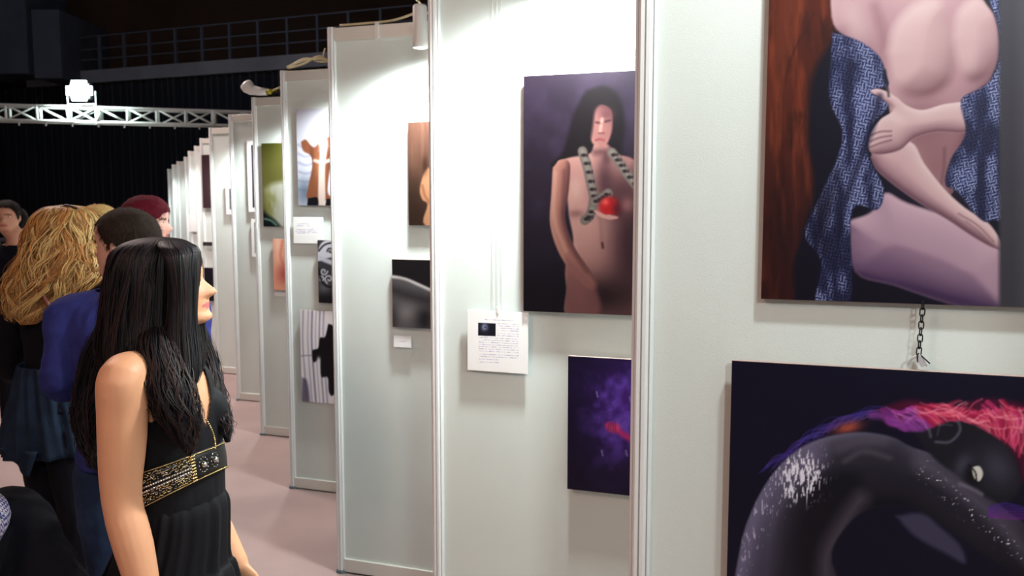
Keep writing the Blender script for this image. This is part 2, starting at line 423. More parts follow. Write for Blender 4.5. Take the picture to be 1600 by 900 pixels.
for k, (dz, dy) in enumerate(((0, 0), (.006, .012), (.012, -.01))):
    cable('power_cable', [onbay(3, .03, 2.512 + dz, dy), onbay(3, .14, 2.535 + dz * 2.5, dy), onbay(3, .24, 2.57 + dz - .02 * k, dy), onbay(3, .33, 2.53 + dz, dy), onbay(3, .42, 2.545 + dz, dy), onbay(3, .55, 2.525 + dz, dy), onbay(3, .8, 2.512 + dz, dy), onbay(3, .92, 2.508, dy)], .006, M['cable'],
          ['peach coloured cable lying lowest along the top of the fourth bay', 'cream cable looping at mid height over the fourth bay top', 'cream cable arching highest over the fourth bay top'][k])
cable('cable_tail', [onbay(3, .26, 2.55, 0), onbay(3, .27, 2.59, 0), onbay(3, .285, 2.61, .01)], .005, M['cable'], 'short cable end sticking up from the fourth bay top')
for k in range(3):
    pts = [onbay(4, .16 + .05 * k + .10 * j, 2.515 + .03 * abs(math.sin(j * 1.7 + k)) + .006 * k, .02 * math.sin(j * 2 + k)) for j in range(6)]
    cable('power_cable', pts, .010, M['cableblack'], ['black cable lying leftmost on the fifth bay top', 'black cable twisted in the middle of the fifth bay bundle', 'black cable ending nearest the fourth bay post'][k])
cable('yellow_cord', [onbay(4, .13, 2.53, 0), onbay(4, .2, 2.55, .01), onbay(4, .27, 2.575, 0), onbay(4, .30, 2.56, .02), onbay(4, .4, 2.52, .02)], .009, M['yellow'], 'yellow cord tangled with black cables on the fifth bay', 'cord')
bl = empty('unlit_lamp', onbay(4, .0, 2.535, 0), -AL, label='white lamp head lying on its side on the fifth bay post top', cat='lamp')
bm = bmesh.new(); tube(bm, [(-.07, 0, .06), (-.055, 0, .045), (-.02, 0, .02), (.05, 0, .005), (.11, 0, 0)], [.045, .05, .038, .03, .026], 14); obj('lamp_head', bm, M['lampwhite'], bl, True)
bm = bmesh.new(); tube(bm, [(.11, 0, 0), (.15, 0, 0)], .02, 10); obj('socket', bm, M['yellow'], bl, True)

# ------------------------------------------------------------------ art painter (flat prints)
class Art:
    def __init__(s, quad, nx, ny, bg):
        """quad: corner coordinates (tl, tr, br, bl) of the print in the artwork's own drawing units"""
        s.nx, s.ny = nx, ny
        q = [np.array(p, float) for p in quad]
        (x0, y0), (x1, y1), (x2, y2), (x3, y3) = q
        dx1, dx2, dx3 = x1 - x2, x3 - x2, x0 - x1 + x2 - x3
        dy1, dy2, dy3 = y1 - y2, y3 - y2, y0 - y1 + y2 - y3
        den = dx1 * dy2 - dx2 * dy1; g = (dx3 * dy2 - dx2 * dy3) / den; h = (dx1 * dy3 - dx3 * dy1) / den
        a, b, c = x1 - x0 + g * x1, x3 - x0 + h * x3, x0; d, e, f = y1 - y0 + g * y1, y3 - y0 + h * y3, y0
        u, v = np.meshgrid(np.linspace(0, 1, nx + 1), np.linspace(0, 1, ny + 1))
        w_ = g * u + h * v + 1
        s.X = (a * u + b * v + c) / w_; s.Y = (d * u + e * v + f) / w_; s.u, s.v = u, v
        s.C = np.zeros((ny + 1, nx + 1, 3)) + np.array(bg, float)
    def mix(s, m, col):
        col = np.asarray(col, float); m = np.clip(m, 0, 1)[..., None]; s.C = s.C * (1 - m) + col * m
    def mask(s, pts, soft=2, smooth=True):
        P = np.array(catmull(list(pts) + [pts[0]], 5)[:-1]) if smooth else np.array(pts, float)
        n = len(P); inside = np.zeros(s.X.shape, bool); D = np.full(s.X.shape, 1e9)
        for i in range(n):
            ax, ay = P[i]; bx, by = P[(i + 1) % n]
            ex, ey = bx - ax, by - ay; L = ex * ex + ey * ey + 1e-9
            t = np.clip(((s.X - ax) * ex + (s.Y - ay) * ey) / L, 0, 1)
            D = np.minimum(D, (s.X - ax - t * ex) ** 2 + (s.Y - ay - t * ey) ** 2)
            c = ((ay > s.Y) != (by > s.Y)) & (s.X < (bx - ax) * (s.Y - ay) / (by - ay + 1e-12) + ax)
            inside ^= c
        D = np.sqrt(D) * np.where(inside, 1, -1); s._D = D
        return np.clip(D / (2 * soft) + .5, 0, 1)
    def poly(s, pts, col, soft=2, a=1.0, smooth=True, clip=None):
        m = s.mask(pts, soft, smooth) * a
        if clip is not None: m = m * clip
        s.mix(m, col); return m
    def blob(s, c, r, col, a=1.0, ang=0, clip=None, p=1):
        ca, sa = math.cos(R(ang)), math.sin(R(ang)); x = s.X - c[0]; y = s.Y - c[1]
        q = ((x * ca + y * sa) / r[0]) ** 2 + ((-x * sa + y * ca) / r[1]) ** 2
        m = np.exp(-q ** p) * a
        if clip is not None: m = m * clip
        s.mix(m, col)
    def vol(s, pts, base, dark, light, width, L=(-.5, -.8), soft=2, a=1.0, clip=None, smooth=True):
        """a rounded printed form: lighter towards L, darker away from it"""
        m = s.mask(pts, soft, smooth); D = s._D; gx = np.gradient(D, axis=1) / (np.abs(np.gradient(s.X, axis=1)) + 1e-9); gy = np.gradient(D, axis=0) / (np.abs(np.gradient(s.Y, axis=0)) + 1e-9)
        for _ in range(14):
            gx[1:-1, 1:-1] = (gx[:-2, 1:-1] + gx[2:, 1:-1] + gx[1:-1, :-2] + gx[1:-1, 2:]) / 4; gy[1:-1, 1:-1] = (gy[:-2, 1:-1] + gy[2:, 1:-1] + gy[1:-1, :-2] + gy[1:-1, 2:]) / 4
        k = np.exp(-np.clip(D, 0, None) / width); sh = -(gx * L[0] + gy * L[1]) * k
        mm = m * a * (clip if clip is not None else 1)
        s.mix(mm, base); s.mix(mm * np.clip(-sh * 1.3 + .12 * k, 0, 1), dark); s.mix(mm * np.clip(sh * .9, 0, 1), light); return m
    def line(s, pts, wd, col, a=1.0, soft=1, clip=None, smooth=True):
        P = np.array(catmull(pts, 5)) if smooth and len(pts) > 2 else np.array(pts, float)
        D = np.full(s.X.shape, 1e9)
        for i in range(len(P) - 1):
            ax, ay = P[i]; ex, ey = P[i + 1] - P[i]; L = ex * ex + ey * ey + 1e-9
            t = np.clip(((s.X - ax) * ex + (s.Y - ay) * ey) / L, 0, 1)
            D = np.minimum(D, (s.X - ax - t * ex) ** 2 + (s.Y - ay - t * ey) ** 2)
        m = np.clip((wd / 2 - np.sqrt(D)) / (2 * soft) + .5, 0, 1) * a
        if clip is not None: m = m * clip
        s.mix(m, col)
    def lin(s, gain=1.15):
        return np.clip(s2l(np.clip(s.C, 0, 255)) * gain, 0, .93).reshape(-1, 3)

def hang(name, i, left, wid, art, label, cat='print', thick=.012, d=.02, group=None, gain=1.15, m='print', lean=0.0, edge=None, quad_rt=None):
    """a flat board on bay i: left = ((x, ytop), (x, ybottom)) sight points of its left corners"""
    t0, z1 = hit(i, *left[0], d + thick); t1, z0 = hit(i, *left[1], d + thick); t0 = (t0 + t1) / 2
    r = empty(name, onbay(i, t0, (z0 + z1) / 2, d), -AL, label=label, cat=cat, group=group)
    h = z1 - z0
    Ml = Matrix.Rotation(lean, 4, 'Y')
    def L(x, y, z): return Ml @ Vector((x, y, z))
    bm = bmesh.new(); box(bm, (0, -thick, -h / 2), (wid, 0, h / 2), Ml); obj('backing_board', bm, edge or M['board'], r)
    nx, ny = art.nx, art.ny
    X, Z = np.meshgrid(np.linspace(0.0004, wid - .0004, nx + 1), np.linspace(h / 2 - .0004, -h / 2 + .0004, ny + 1))
    me = bpy.data.meshes.new('picture')
    vs = np.stack([X, np.full(X.shape, -thick - .0008), Z], -1).reshape(-1, 3)
    vs = vs @ np.array(Ml.to_3x3()).T
    idx = np.arange((nx + 1) * (ny + 1)).reshape(ny + 1, nx + 1)
    f = np.stack([idx[1:, :-1], idx[1:, 1:], idx[:-1, 1:], idx[:-1, :-1]], -1).reshape(-1, 4)
    me.vertices.add(len(vs)); me.vertices.foreach_set('co', vs.ravel())
    me.loops.add(f.size); me.loops.foreach_set('vertex_index', f.ravel().astype(np.int32))
    me.polygons.add(len(f)); me.polygons.foreach_set('loop_start', np.arange(0, f.size, 4, dtype=np.int32))
    me.update(calc_edges=True); setcol(me, art.lin(gain))
    link('picture', me, M[m], r, smooth=False)
    return r, (t0, z0, z1)

SK = (206, 168, 172)
def quad_of(i, left, wid, d=.02, thick=.012):
    """drawing-unit corners matching the board's own rectangle"""
    t0, z1 = hit(i, *left[0], d + thick); t1, z0 = hit(i, *left[1], d + thick); t0 = (t0 + t1) / 2
    out = []
    for t, z in ((t0, z1), (t0 + wid, z1), (t0 + wid, z0), (t0, z0)):
        p = onbay(i, t, z, d + thick); v = p - Vector((0, 0, CAMH)); c, s_ = math.cos(TH), math.sin(TH)
        yc = v.y * c - v.z * s_; zc = v.y * s_ + v.z * c
        out.append((800 + FPX * v.x / yc, 450 - FPX * zc / yc))
    return out

# ---- bay 1 upper: seated figure in a blue patterned robe
lf = ((1202, -60), (1190, 467)); wd = .50
A = Art(quad_of(0, lf, wd), 300, 400, (17, 14, 32)); X, Y = A.X, A.Y
n = vnoise(X / 26, Y / 60, 5)
wood = A.mask([(1190, -90), (1312, -90), (1306, 40), (1270, 120), (1262, 220), (1270, 300), (1240, 400), (1232, 480), (1170, 480)], 7)
A.mix(wood * (.6 + .45 * n), (92, 34, 20)); A.mix(wood * np.clip((vnoise(X / 9, Y / 70, 4) - .42) * 3, 0, 1) * .8, (140, 62, 36)); A.mix(wood * np.clip((.38 - vnoise(X / 14 + 8, Y / 50, 4)) * 6, 0, 1) * .6, (46, 16, 14)); A.blob((1222, 70), (22, 140), (136, 62, 38), .5, 6, clip=wood); A.blob((1232, 400), (60, 120), (36, 16, 22), .8, clip=wood)
A.line([(1272, 20), (1230, 110), (1222, 230), (1212, 330), (1200, 440)], 3, (60, 22, 20), .6, 2, clip=wood)
DK, LT = (112, 74, 84), (236, 208, 210)
A.poly([(1400, 130), (1500, 110), (1560, 130), (1560, 330), (1400, 330)], (26, 20, 40), 4)
tor = A.vol([(1302, -90), (1300, 26), (1326, 60), (1370, 92), (1385, 130), (1394, 185), (1412, 240), (1424, 300), (1486, 306), (1498, 250), (1530, 165), (1562, 90), (1558, 30), (1535, -10), (1520, -90)], (188, 146, 156), DK, LT, 16, (-.5, -.7))
A.blob((1440, 200), (60, 44), (132, 90, 98), .8, clip=tor); A.blob((1462, 262), (34, 60), (140, 98, 104), .75, clip=tor); A.blob((1430, -40), (110, 50), (226, 194, 196), .7, clip=tor)
A.line([(1368, 10), (1382, 60), (1386, 118)], 12, (140, 98, 106), .5, 9, clip=tor); A.blob((1335, 30), (22, 44), (226, 194, 196), .6, -20, clip=tor)
A.vol([(1388, 84), (1400, 40), (1430, 8), (1470, 0), (1486, 40), (1494, 84), (1488, 124), (1462, 148), (1430, 152), (1402, 136)], (210, 174, 178), (120, 80, 90), (240, 214, 216), 26, (-.35, -.8), 9, .95, clip=tor)
A.vol([(1492, 60), (1500, 18), (1530, -4), (1556, 20), (1564, 70), (1552, 110), (1530, 128), (1506, 116)], (206, 170, 174), (112, 74, 86), (236, 208, 210), 22, (-.3, -.8), 8, .95, clip=tor)
A.line([(1478, 232), (1477, 262), (1472, 292)], 4, (96, 60, 70), .5, 3, clip=tor)
A.vol([(1328, 345), (1362, 332), (1384, 302), (1420, 318), (1500, 345), (1540, 372), (1574, 404), (1574, 486), (1500, 478), (1400, 446), (1338, 424)], (178, 144, 166), (70, 48, 84), (220, 188, 200), 34, (.15, -.9), 3)
A.blob((1370, 420), (60, 30), (120, 90, 124), .5, 14, clip=A.mask([(1328, 345), (1384, 302), (1574, 404), (1574, 486), (1338, 424)], 4, False))
ar = A.vol([(1362, 246), (1372, 226), (1424, 222), (1446, 256), (1478, 296), (1510, 325), (1550, 352), (1570, 388), (1552, 386), (1520, 368), (1484, 344), (1440, 318), (1400, 290), (1372, 266)], (206, 168, 174), (116, 80, 96), (238, 212, 214), 11, (.5, -.8), 1.6)
A.line([(1500, 334), (1530, 352), (1556, 378)], 2.4, (120, 82, 92), .6, 1.5, clip=ar); A.line([(1512, 346), (1534, 364), (1552, 384)], 2, (130, 92, 102), .5, 1.5, clip=ar)
fa = A.vol([(1520, 158), (1478, 163), (1444, 172), (1420, 166), (1402, 152), (1384, 142), (1366, 138), (1359, 144), (1372, 154), (1390, 164), (1396, 174), (1378, 186), (1364, 204), (1358, 222), (1362, 238), (1380, 241), (1408, 234), (1430, 216), (1466, 206), (1520, 204)], (210, 174, 178), (122, 84, 96), (240, 216, 218), 10, (-.2, -.9), 1.4)
for k in range(3): A.line([(1361, 212 + 9 * k), (1376, 206 + 9 * k), (1394, 205 + 7 * k)], 2.4, (110, 72, 84), .75, 1.6, clip=fa)
A.blob((1404, 186), (16, 9), (230, 200, 204), .6, 20, clip=fa)
# robe
rb = A.mask([(1302, 52), (1322, 56), (1350, 68), (1376, 90), (1386, 118), (1388, 134), (1360, 142), (1388, 164), (1364, 196), (1357, 238), (1366, 262), (1382, 296), (1372, 328), (1331, 330), (1329, 474), (1276, 474), (1284, 410), (1258, 366), (1280, 310), (1312, 240), (1316, 200), (1296, 150)], 1.6)
rb2 = A.mask([(1540, -30), (1575, -60), (1578, 300), (1552, 344), (1530, 338), (1500, 300), (1480, 288), (1488, 250), (1512, 208), (1504, 158), (1530, 140), (1552, 124), (1566, 84), (1562, 40)], 2)
for m_, an in ((rb, 14), (rb2, -16)):
    fold = vnoise(X / 16 + 3, Y / 55, 3)
    A.mix(m_, (30, 36, 80)); A.mix(m_ * np.clip((fold - .42) * 4, 0, 1) * .8, (54, 64, 124)); A.mix(m_ * np.clip((.42 - fold) * 5, 0, 1) * .8, (18, 18, 46))
    ca, sa = math.cos(R(an)), math.sin(R(an)); wob = 5 * vnoise(X / 30, Y / 30, 2)
    p = (X * ca + Y * sa) + wob; q = (-X * sa + Y * ca) + wob
    cell = np.floor(p / 10) + np.floor(q / 10)
    ln = np.where(cell % 2 == 0, np.abs((p / 5) % 1 - .5) < .2, np.abs((q / 5) % 1 - .5) < .2)
    A.mix(m_ * ln * np.clip((fold - .22) * 3.2, .2, .9), (160, 168, 206))
A.blob((1288, 330), (16, 70), (14, 12, 32), .75, 14); A.line([(1376, 150), (1364, 200), (1340, 262), (1318, 330), (1306, 420)], 9, (16, 14, 40), .6, 4); A.line([(1384, 110), (1390, 150)], 3, (12, 12, 24), .8, 2)
A.mix(np.clip((X - 1560) / 8, 0, 1), (64, 62, 72)); A.mix(np.clip((X - 1585) / 60, 0, .7), (104, 102, 110))
ROBE, _ = hang('robe_print', 0, lf, wd, A, 'large print of a seated figure in a blue patterned robe, upper right', 'print', gain=.72, d=.008)

# ---- bay 1 lower: bent dark-painted figure with pink curls
lf = ((1142, 563), (1136, 935)); wd = .62
A = Art(quad_of(0, lf, wd), 340, 250, (13, 12, 32)); X, Y = A.X, A.Y
A.mix(vnoise(X / 90, Y / 70, 3) * .35, (20, 22, 44))
for k in range(60):
    u = k / 60; x0 = 1188 + 150 * u + random.uniform(-6, 6); y0 = 742 - 84 * math.sin(u * 1.45) + random.uniform(-4, 6)
    A.line([(x0, y0), (x0 + 18, y0 - 16 + random.uniform(-6, 6)), (x0 + 46, y0 - 22 + random.uniform(-8, 10))], 1.6, random.choice([(58, 46, 140), (92, 72, 168), (44, 34, 110), (70, 44, 120)]), .55, 1)
A.blob((1325, 668), (22, 9), (168, 78, 60), .9, -15)
body = A.vol([(1140, 960), (1152, 880), (1166, 820), (1194, 760), (1232, 714), (1280, 686), (1340, 675), (1392, 682), (1424, 698), (1476, 716), (1520, 744), (1566, 792), (1620, 838), (1650, 930), (1600, 905), (1540, 868), (1490, 832), (1440, 800), (1410, 790), (1370, 792), (1338, 806), (1306, 846), (1300, 880), (1318, 960)], (34, 32, 44), (14, 14, 24), (112, 108, 132), 20, (-.6, -.8), 2)
A.line([(1156, 900), (1180, 812), (1218, 748), (1268, 712)], 40, (112, 106, 138), .75, 18, clip=body)
A.line([(1196, 900), (1210, 800), (1240, 740)], 24, (84, 80, 104), .6, 14, clip=body)
A.line([(1310, 700), (1340, 690), (1380, 688)], 12, (84, 80, 96), .6, 7, clip=body); A.line([(1320, 720), (1350, 705), (1390, 715)], 6, (100, 96, 108), .5, 5, clip=body)
A.poly([(1248, 960), (1240, 860), (1262, 770), (1300, 740), (1340, 740), (1350, 790), (1300, 850), (1290, 960)], (14, 14, 24), 12, .8, clip=body)
A.line([(1344, 780), (1310, 830), (1290, 880), (1300, 960)], 26, (88, 78, 92), .65, 12, clip=body)
A.line([(1440, 722), (1500, 762), (1560, 812), (1610, 870)], 24, (92, 88, 108), .65, 12, clip=body)
A.poly([(1400, 806), (1440, 802), (1470, 824), (1500, 852), (1508, 880), (1480, 866), (1430, 838)], (70, 66, 92), 4, .8)
n = vnoise(X / 2.2, Y / 9, 3); n2 = vnoise(X / 3.1 + 9, Y / 3.1, 2)
z1_ = np.exp(-((X - 1246 - (760 - Y) * .12) / 34) ** 2 - ((Y - 745) / 36) ** 2)
A.mix(body * np.clip((n - .60 + .28 * z1_) * 9, 0, 1) * np.clip(z1_ * 2, 0, 1), (226, 224, 240))
z2_ = np.exp(-((X - 1190 - (800 - Y) * .5) / 26) ** 2) * ((Y > 740) & (Y < 960))
A.mix(body * np.clip((n - .66 + .12 * z2_) * 8, 0, 1) * z2_, (176, 172, 200))
z3_ = np.exp(-(((Y - 722) - (X - 1440) * .86 - 10) / 20) ** 2) * (X > 1432)
A.mix(body * np.clip((n2 - .60 + .06 * z3_) * 14, 0, 1) * z3_, (214, 214, 226))
# head
hd = A.poly([(1420, 664), (1450, 640), (1500, 636), (1556, 668), (1586, 712), (1596, 760), (1572, 786), (1548, 780), (1524, 766), (1500, 744), (1460, 716)], (24, 24, 34), 3)
A.blob((1560, 730), (26, 34), (66, 64, 82), .8, -30, clip=hd); A.blob((1506, 728), (14, 20), (74, 74, 92), .8, 20, clip=hd)
A.line([(1454, 682), (1452, 664), (1466, 652), (1492, 654), (1500, 672), (1484, 690), (1462, 690)], 4, (82, 84, 98), .9, 2); A.line([(1464, 680), (1470, 664), (1488, 664)], 2.5, (60, 62, 74), .9, 1.5)
A.blob((1518, 740), (12, 15), (8, 8, 14), .9, -20); A.poly([(1518, 730), (1530, 728), (1536, 740), (1530, 752), (1522, 746)], (206, 206, 200), 1.2); A.line([(1514, 726), (1524, 738), (1526, 754)], 2.4, (6, 6, 10), 1, 1)
A.line([(1500, 756), (1520, 764), (1534, 772)], 5, (120, 116, 134), .8, 3)
# curls
rng = random.Random(4)
cm = A.poly([(1372, 640), (1420, 624), (1480, 634), (1540, 622), (1600, 630), (1660, 650), (1660, 800), (1604, 760), (1588, 716), (1556, 680), (1500, 650), (1440, 664), (1390, 664)], (70, 14, 44), 5)
cm2 = A.mask([(1366, 636), (1420, 618), (1450, 630), (1480, 628), (1540, 616), (1600, 624), (1670, 645), (1670, 810), (1604, 764), (1592, 716), (1560, 684), (1500, 656), (1440, 672), (1390, 668)], 3)
def curl(x, y, L_, a0, bend, wd, col, al):
    pts = []; a = a0
    for j in range(6): pts.append((x, y)); x += L_ / 5 * math.cos(a); y += L_ / 5 * math.sin(a); a += bend * (1 if j < 3 else -1.2)
    A.line(pts, wd, col, al, 1.6, clip=cm2)
for pas in range(2):
    for k in range(70):
        u = rng.random(); x = 1376 + 235 * u; y = 636 + 8 * math.sin(u * 14) + rng.uniform(-4, 20); a0 = rng.uniform(.0, .5) + (1.0 * max(0, u - .45) * 2)
        pal = ([(128, 48, 140), (160, 60, 150), (96, 34, 112)] if u < .2 else [(176, 32, 76), (206, 56, 96), (150, 24, 64), (196, 50, 110)]) if pas == 0 else ([(190, 110, 190)] if u < .2 else [(240, 130, 150), (232, 96, 124), (250, 170, 180)])
        curl(x, y, rng.uniform(34, 74), a0, rng.choice([-.3, .3, .22]), rng.uniform(4, 9) if pas == 0 else rng.uniform(1, 2.4), rng.choice(pal), .75 if pas == 0 else .6)
A.line([(1362, 648), (1380, 650), (1410, 664), (1440, 668)], 12, (124, 56, 140), .8, 4)
for k in range(9): A.line([(1545, 792 + 2 * k), (1572, 786 + 3 * k), (1612, 796 + 2 * k)], 2, (70 + 6 * k, 40, 150), .7, 1)
FIG, _ = hang('curled_figure_print', 0, lf, wd, A, 'dark print of a bent grey-painted figure with pink red curls, bottom right', 'print', gain=1.05)

# ---- bay 2 upper: woman with snake and red apple
lf = ((818, 119), (818, 486)); wd = .50
A = Art(quad_of(1, lf, wd), 200, 270, (38, 28, 46)); X, Y = A.X, A.Y
n = vnoise(X / 40, Y / 40, 5); A.mix(np.clip((n - .4) * 3, 0, 1) * .5, (70, 54, 84)); A.mix(np.clip((Y - 330) / 130, 0, .85), (16, 12, 26)); A.mix(np.clip((150 - Y) / 60, 0, .5), (46, 34, 52))
sk = (188, 132, 126)
A.poly([(916, 142), (944, 134), (966, 150), (976, 190), (972, 236), (990, 252), (1010, 300), (900, 300), (862, 262), (880, 236), (896, 180)], (17, 11, 19), 4)
b = A.vol([(872, 252), (892, 246), (922, 240), (930, 226), (950, 226), (960, 240), (986, 247), (1000, 262), (1006, 300), (990, 360), (996, 400), (1006, 500), (892, 500), (886, 450), (884, 420), (896, 380), (890, 340), (884, 300), (866, 290)], sk, (84, 46, 54), (216, 166, 154), 12, (-.7, -.5), 2)
A.blob((930, 330), (36, 60), (214, 160, 148), .6, clip=b); A.blob((985, 380), (34, 110), (52, 26, 36), .9, clip=b); A.blob((940, 462), (60, 34), (36, 18, 26), .92, clip=b); A.blob((905, 470), (16, 40), (150, 92, 92), .6, clip=b)
A.blob((900, 296), (13, 18), (218, 172, 160), .7, clip=b); A.blob((900, 334), (14, 6), (110, 68, 70), .6, clip=b); A.blob((970, 300), (40, 30), (70, 38, 46), .75, clip=b); A.blob((945, 280), (14, 40), (60, 32, 42), .7, clip=b)
A.line([(941, 380), (942, 387)], 4, (70, 36, 40), .9, 1.5); A.line([(938, 340), (940, 376)], 4, (140, 90, 88), .5, 3)
arm = A.vol([(864, 262), (876, 250), (890, 256), (888, 300), (882, 340), (896, 384), (920, 420), (934, 444), (924, 452), (906, 440), (876, 400), (860, 352), (862, 300)], (178, 116, 104), (84, 46, 50), (224, 166, 148), 6, (-.8, -.3), 1.6)
A.line([(882, 268), (882, 330), (892, 380), (916, 424)], 6, (104, 62, 64), .7, 4, clip=arm); A.line([(868, 270), (866, 340), (884, 392)], 5, (224, 166, 148), .6, 3, clip=arm)
A.poly([(884, 402), (896, 410), (930, 450), (936, 490), (890, 496), (886, 450)], (150, 94, 92), 4, .8)
A.vol([(922, 172), (938, 164), (954, 172), (957, 196), (953, 216), (943, 232), (934, 232), (923, 218), (918, 196)], (164, 108, 104), (84, 48, 56), (214, 160, 150), 8, (-.2, .6), 2)
A.poly([(912, 150), (940, 156), (930, 172), (926, 200), (920, 226), (906, 240), (900, 190)], (17, 11, 19), 3); A.blob((948, 178), (12, 10), (96, 56, 62), .8)
A.line([(932, 191), (940, 193)], 3, (56, 28, 36), .8, 1.6); A.line([(946, 190), (953, 188)], 3, (56, 28, 36), .8, 1.6); A.line([(941, 186), (938, 204)], 4, (228, 180, 168), .7, 2); A.line([(936, 208), (944, 208)], 2, (90, 48, 54), .7, 1.4)
A.line([(931, 219), (937, 217.5), (944, 219)], 3.4, (150, 70, 74), .9, 1.2); A.line([(930, 238), (944, 238), (948, 250)], 9, (80, 46, 54), .7, 5)
for pts in ([(910, 236), (918, 262), (924, 290), (928, 312), (922, 336), (914, 344)], [(956, 238), (968, 254), (980, 272), (996, 292)], [(928, 316), (940, 310), (950, 302)]):
    A.line(pts, 15, (112, 100, 96), 1, 1.5); A.line(pts, 8, (158, 144, 134), .6, 3)
    P = catmull(pts, 4)
    for k in range(1, len(P), 2):
        A.blob(tuple(P[k]), (4.4, 3), (38, 28, 34), 1, p=2); A.blob((P[k][0] + 5.5, P[k][1]), (1.8, 3.2), (52, 42, 44), .9, p=2)
A.blob((952, 323), (17, 16), (188, 22, 28), 1, p=3); A.blob((966, 326), (9, 13), (60, 8, 22), .8); A.blob((946, 316), (5, 5), (236, 92, 84), .9)
for k in range(4): A.line([(930 + 4 * k, 330 + 2 * k), (940 + 4 * k, 338 + k), (952 + 4 * k, 337 + k)], 4, (206, 148, 140), .95, 1)
A.blob((980, 320), (10, 12), (150, 96, 96), .8)
hang('snake_portrait_print', 1, lf, wd, A, 'tall dark print of a woman with a snake around her neck holding a red apple', 'print', gain=.32)

# ---- bay 2 lower: violet nebula with a pink hand
lf = ((887, 556), (887, 764)); wd = .37
A = Art(quad_of(1, lf, wd), 130, 150, (14, 8, 34)); X, Y = A.X, A.Y
n = vnoise(X / 24, Y / 24, 5); A.blob((985, 640), (60, 80), (62, 26, 110), .95); A.mix(np.clip((n - .46) * 4, 0, 1) * np.exp(-((X - 968) / 50) ** 2 - ((Y - 640) / 80) ** 2), (92, 62, 160))
A.line([(950, 664), (962, 670), (976, 680), (1000, 694)], 9, (160, 34, 96), .95, 3); A.blob((958, 668), (11, 8), (196, 60, 110), .9, p=2)
for k in range(4): A.line([(952 + 3 * k, 662 - k), (950 + 4 * k, 672 + k)], 1.6, (90, 20, 60), .9, 1)
for p in ((932, 612), (984, 620), (978, 704), (940, 704), (962, 728)): A.line([p, (p[0] + 2, p[1] + 8)], 2, (150, 130, 190) if p[1] < 710 else (6, 4, 16), .8, 1)
hang('violet_print', 1, lf, wd, A, 'purple and black print with a small pink hand, below the snake portrait', 'print', gain=1.0)

# ---- bay 2 typed sheet
def sheet(nx, ny, quad, portrait, lines, bg=(246, 244, 255)):
    A = Art(quad, nx, ny, bg)
    for (x0, x1, y0, sl) in lines:
        m = (np.abs(A.Y - (y0 + (A.X - x0) * sl)) < .55) & (A.X > x0) & (A.X < x1)
        A.mix(m * (.18 + .30 * (vnoise(A.X / 1.6, A.Y * 0 + y0, 2) > .36)), (96, 92, 130))
    if portrait:
        x0, y0, x1, y1 = portrait
        A.poly([(x0, y0), (x1, y0 + 1), (x1, y1 + 1), (x0, y1)], (12, 12, 24), .6, smooth=False)
        c = ((x0 * .56 + x1 * .44), (y0 + y1) / 2)
        A.blob((c[0] - 2, c[1] - 3), (5, 6), (150, 156, 190), .95); A.blob((c[0] - 1, c[1] - 3), (2, 1.6), (20, 20, 34), .9); A.blob((c[0], c[1] + 6), (5, 4), (22, 22, 34), .9)
    return A
lf = ((729, 484), (732, 578)); wd = .196
q = quad_of(1, lf, wd, .02, .003)
A = sheet(230, 220, q, (747, 504, 774.5, 524), [(756, 802, 499, .03)] + [(777, 811, 505 + 3.6 * k, .04) for k in range(4)] + [(777, 811, 520.5 + 3.4 * k, .04) for k in range(2)] + [(748, 811, 527 + 3.6 * k, .04) for k in range(4)] + [(748, 811, 541 + 3.6 * k, .04) for k in range(3)] + [(748, 811, 553 + 3.6 * k, .04) for k in range(2)] + [(748, 780, 561, .03), (748, 780, 565.5, .03)])
sh, (t0, z0, z1) = hang('typed_sheet', 1, lf, wd, A, 'white typed sheet with a tiny dark portrait, left of the snake portrait', 'sheet', thick=.003, m='paper', lean=0.006, edge=M['paper'])
setcol(sh.children[0].data, np.tile(s2l((246, 244, 252)), (8, 1)))
c = empty('sheet_clip', onbay(1, t0 + .100, z1 + .002, .012), -AL, label='small white clip holding the top of the typed sheet', cat='clip')
bm = bmesh.new(); box(bm, (-.006, -.014, -.012), (.006, .0, .012)); bevel(bm, .003, 2); obj('clip_body', bm, M['lampwhite'], c)
M['line'] = mat('nylon_line', (226, 224, 214), .3, noise=.02)
for k in range(3):
    xo = t0 + .085 + .014 * k
    ny_ = obj('nylon_line', (lambda b: (tube(b, [onbay(1, xo, z1, .012), onbay(1, xo - .006, 2.44, .010)], .0007, 4), b)[1])(bmesh.new()), M['line'])
    tag(ny_, ['leftmost', 'middle', 'rightmost'][k] + ' of three thin nylon hanging lines above the typed sheet', 'line')

# ---- bay 3
lf = ((637, 191), (639, 352)); wd = .42
A = Art(quad_of(2, lf, wd), 110, 140, (98, 66, 54)); X, Y = A.X, A.Y
n = vnoise(X / 5, Y / 60, 4); A.mix(np.clip((n - .35) * 2, 0, 1) * .6, (128, 92, 76)); A.mix(np.clip((Y - 260) / 90, 0, .8), (48, 30, 26)); A.blob((640, 330), (26, 60), (50, 34, 24), .8)
f = A.poly([(668, 262), (672, 262), (690, 256), (720, 270), (720, 352), (664, 352), (668, 320), (660, 312), (656, 296), (662, 272)], (206, 146, 108), 1.5); A.line([(660, 290), (664, 306), (672, 318)], 3, (130, 76, 52), .7, 2, clip=f)
A.blob((664, 258), (5, 14), (58, 34, 26), .9)
hang('brown_figure_print', 2, lf, wd, A, 'brown toned print of a standing figure, upper picture on the third bay', 'print', gain=0.5)
lf = ((612, 405), (614, 511)); wd = .46
A = Art(quad_of(2, lf, wd), 140, 110, (22, 20, 22)); X, Y = A.X, A.Y
f = A.poly([(600, 428), (616, 430), (640, 436), (676, 452), (720, 470), (760, 530), (600, 530)], (84, 80, 82), 2)
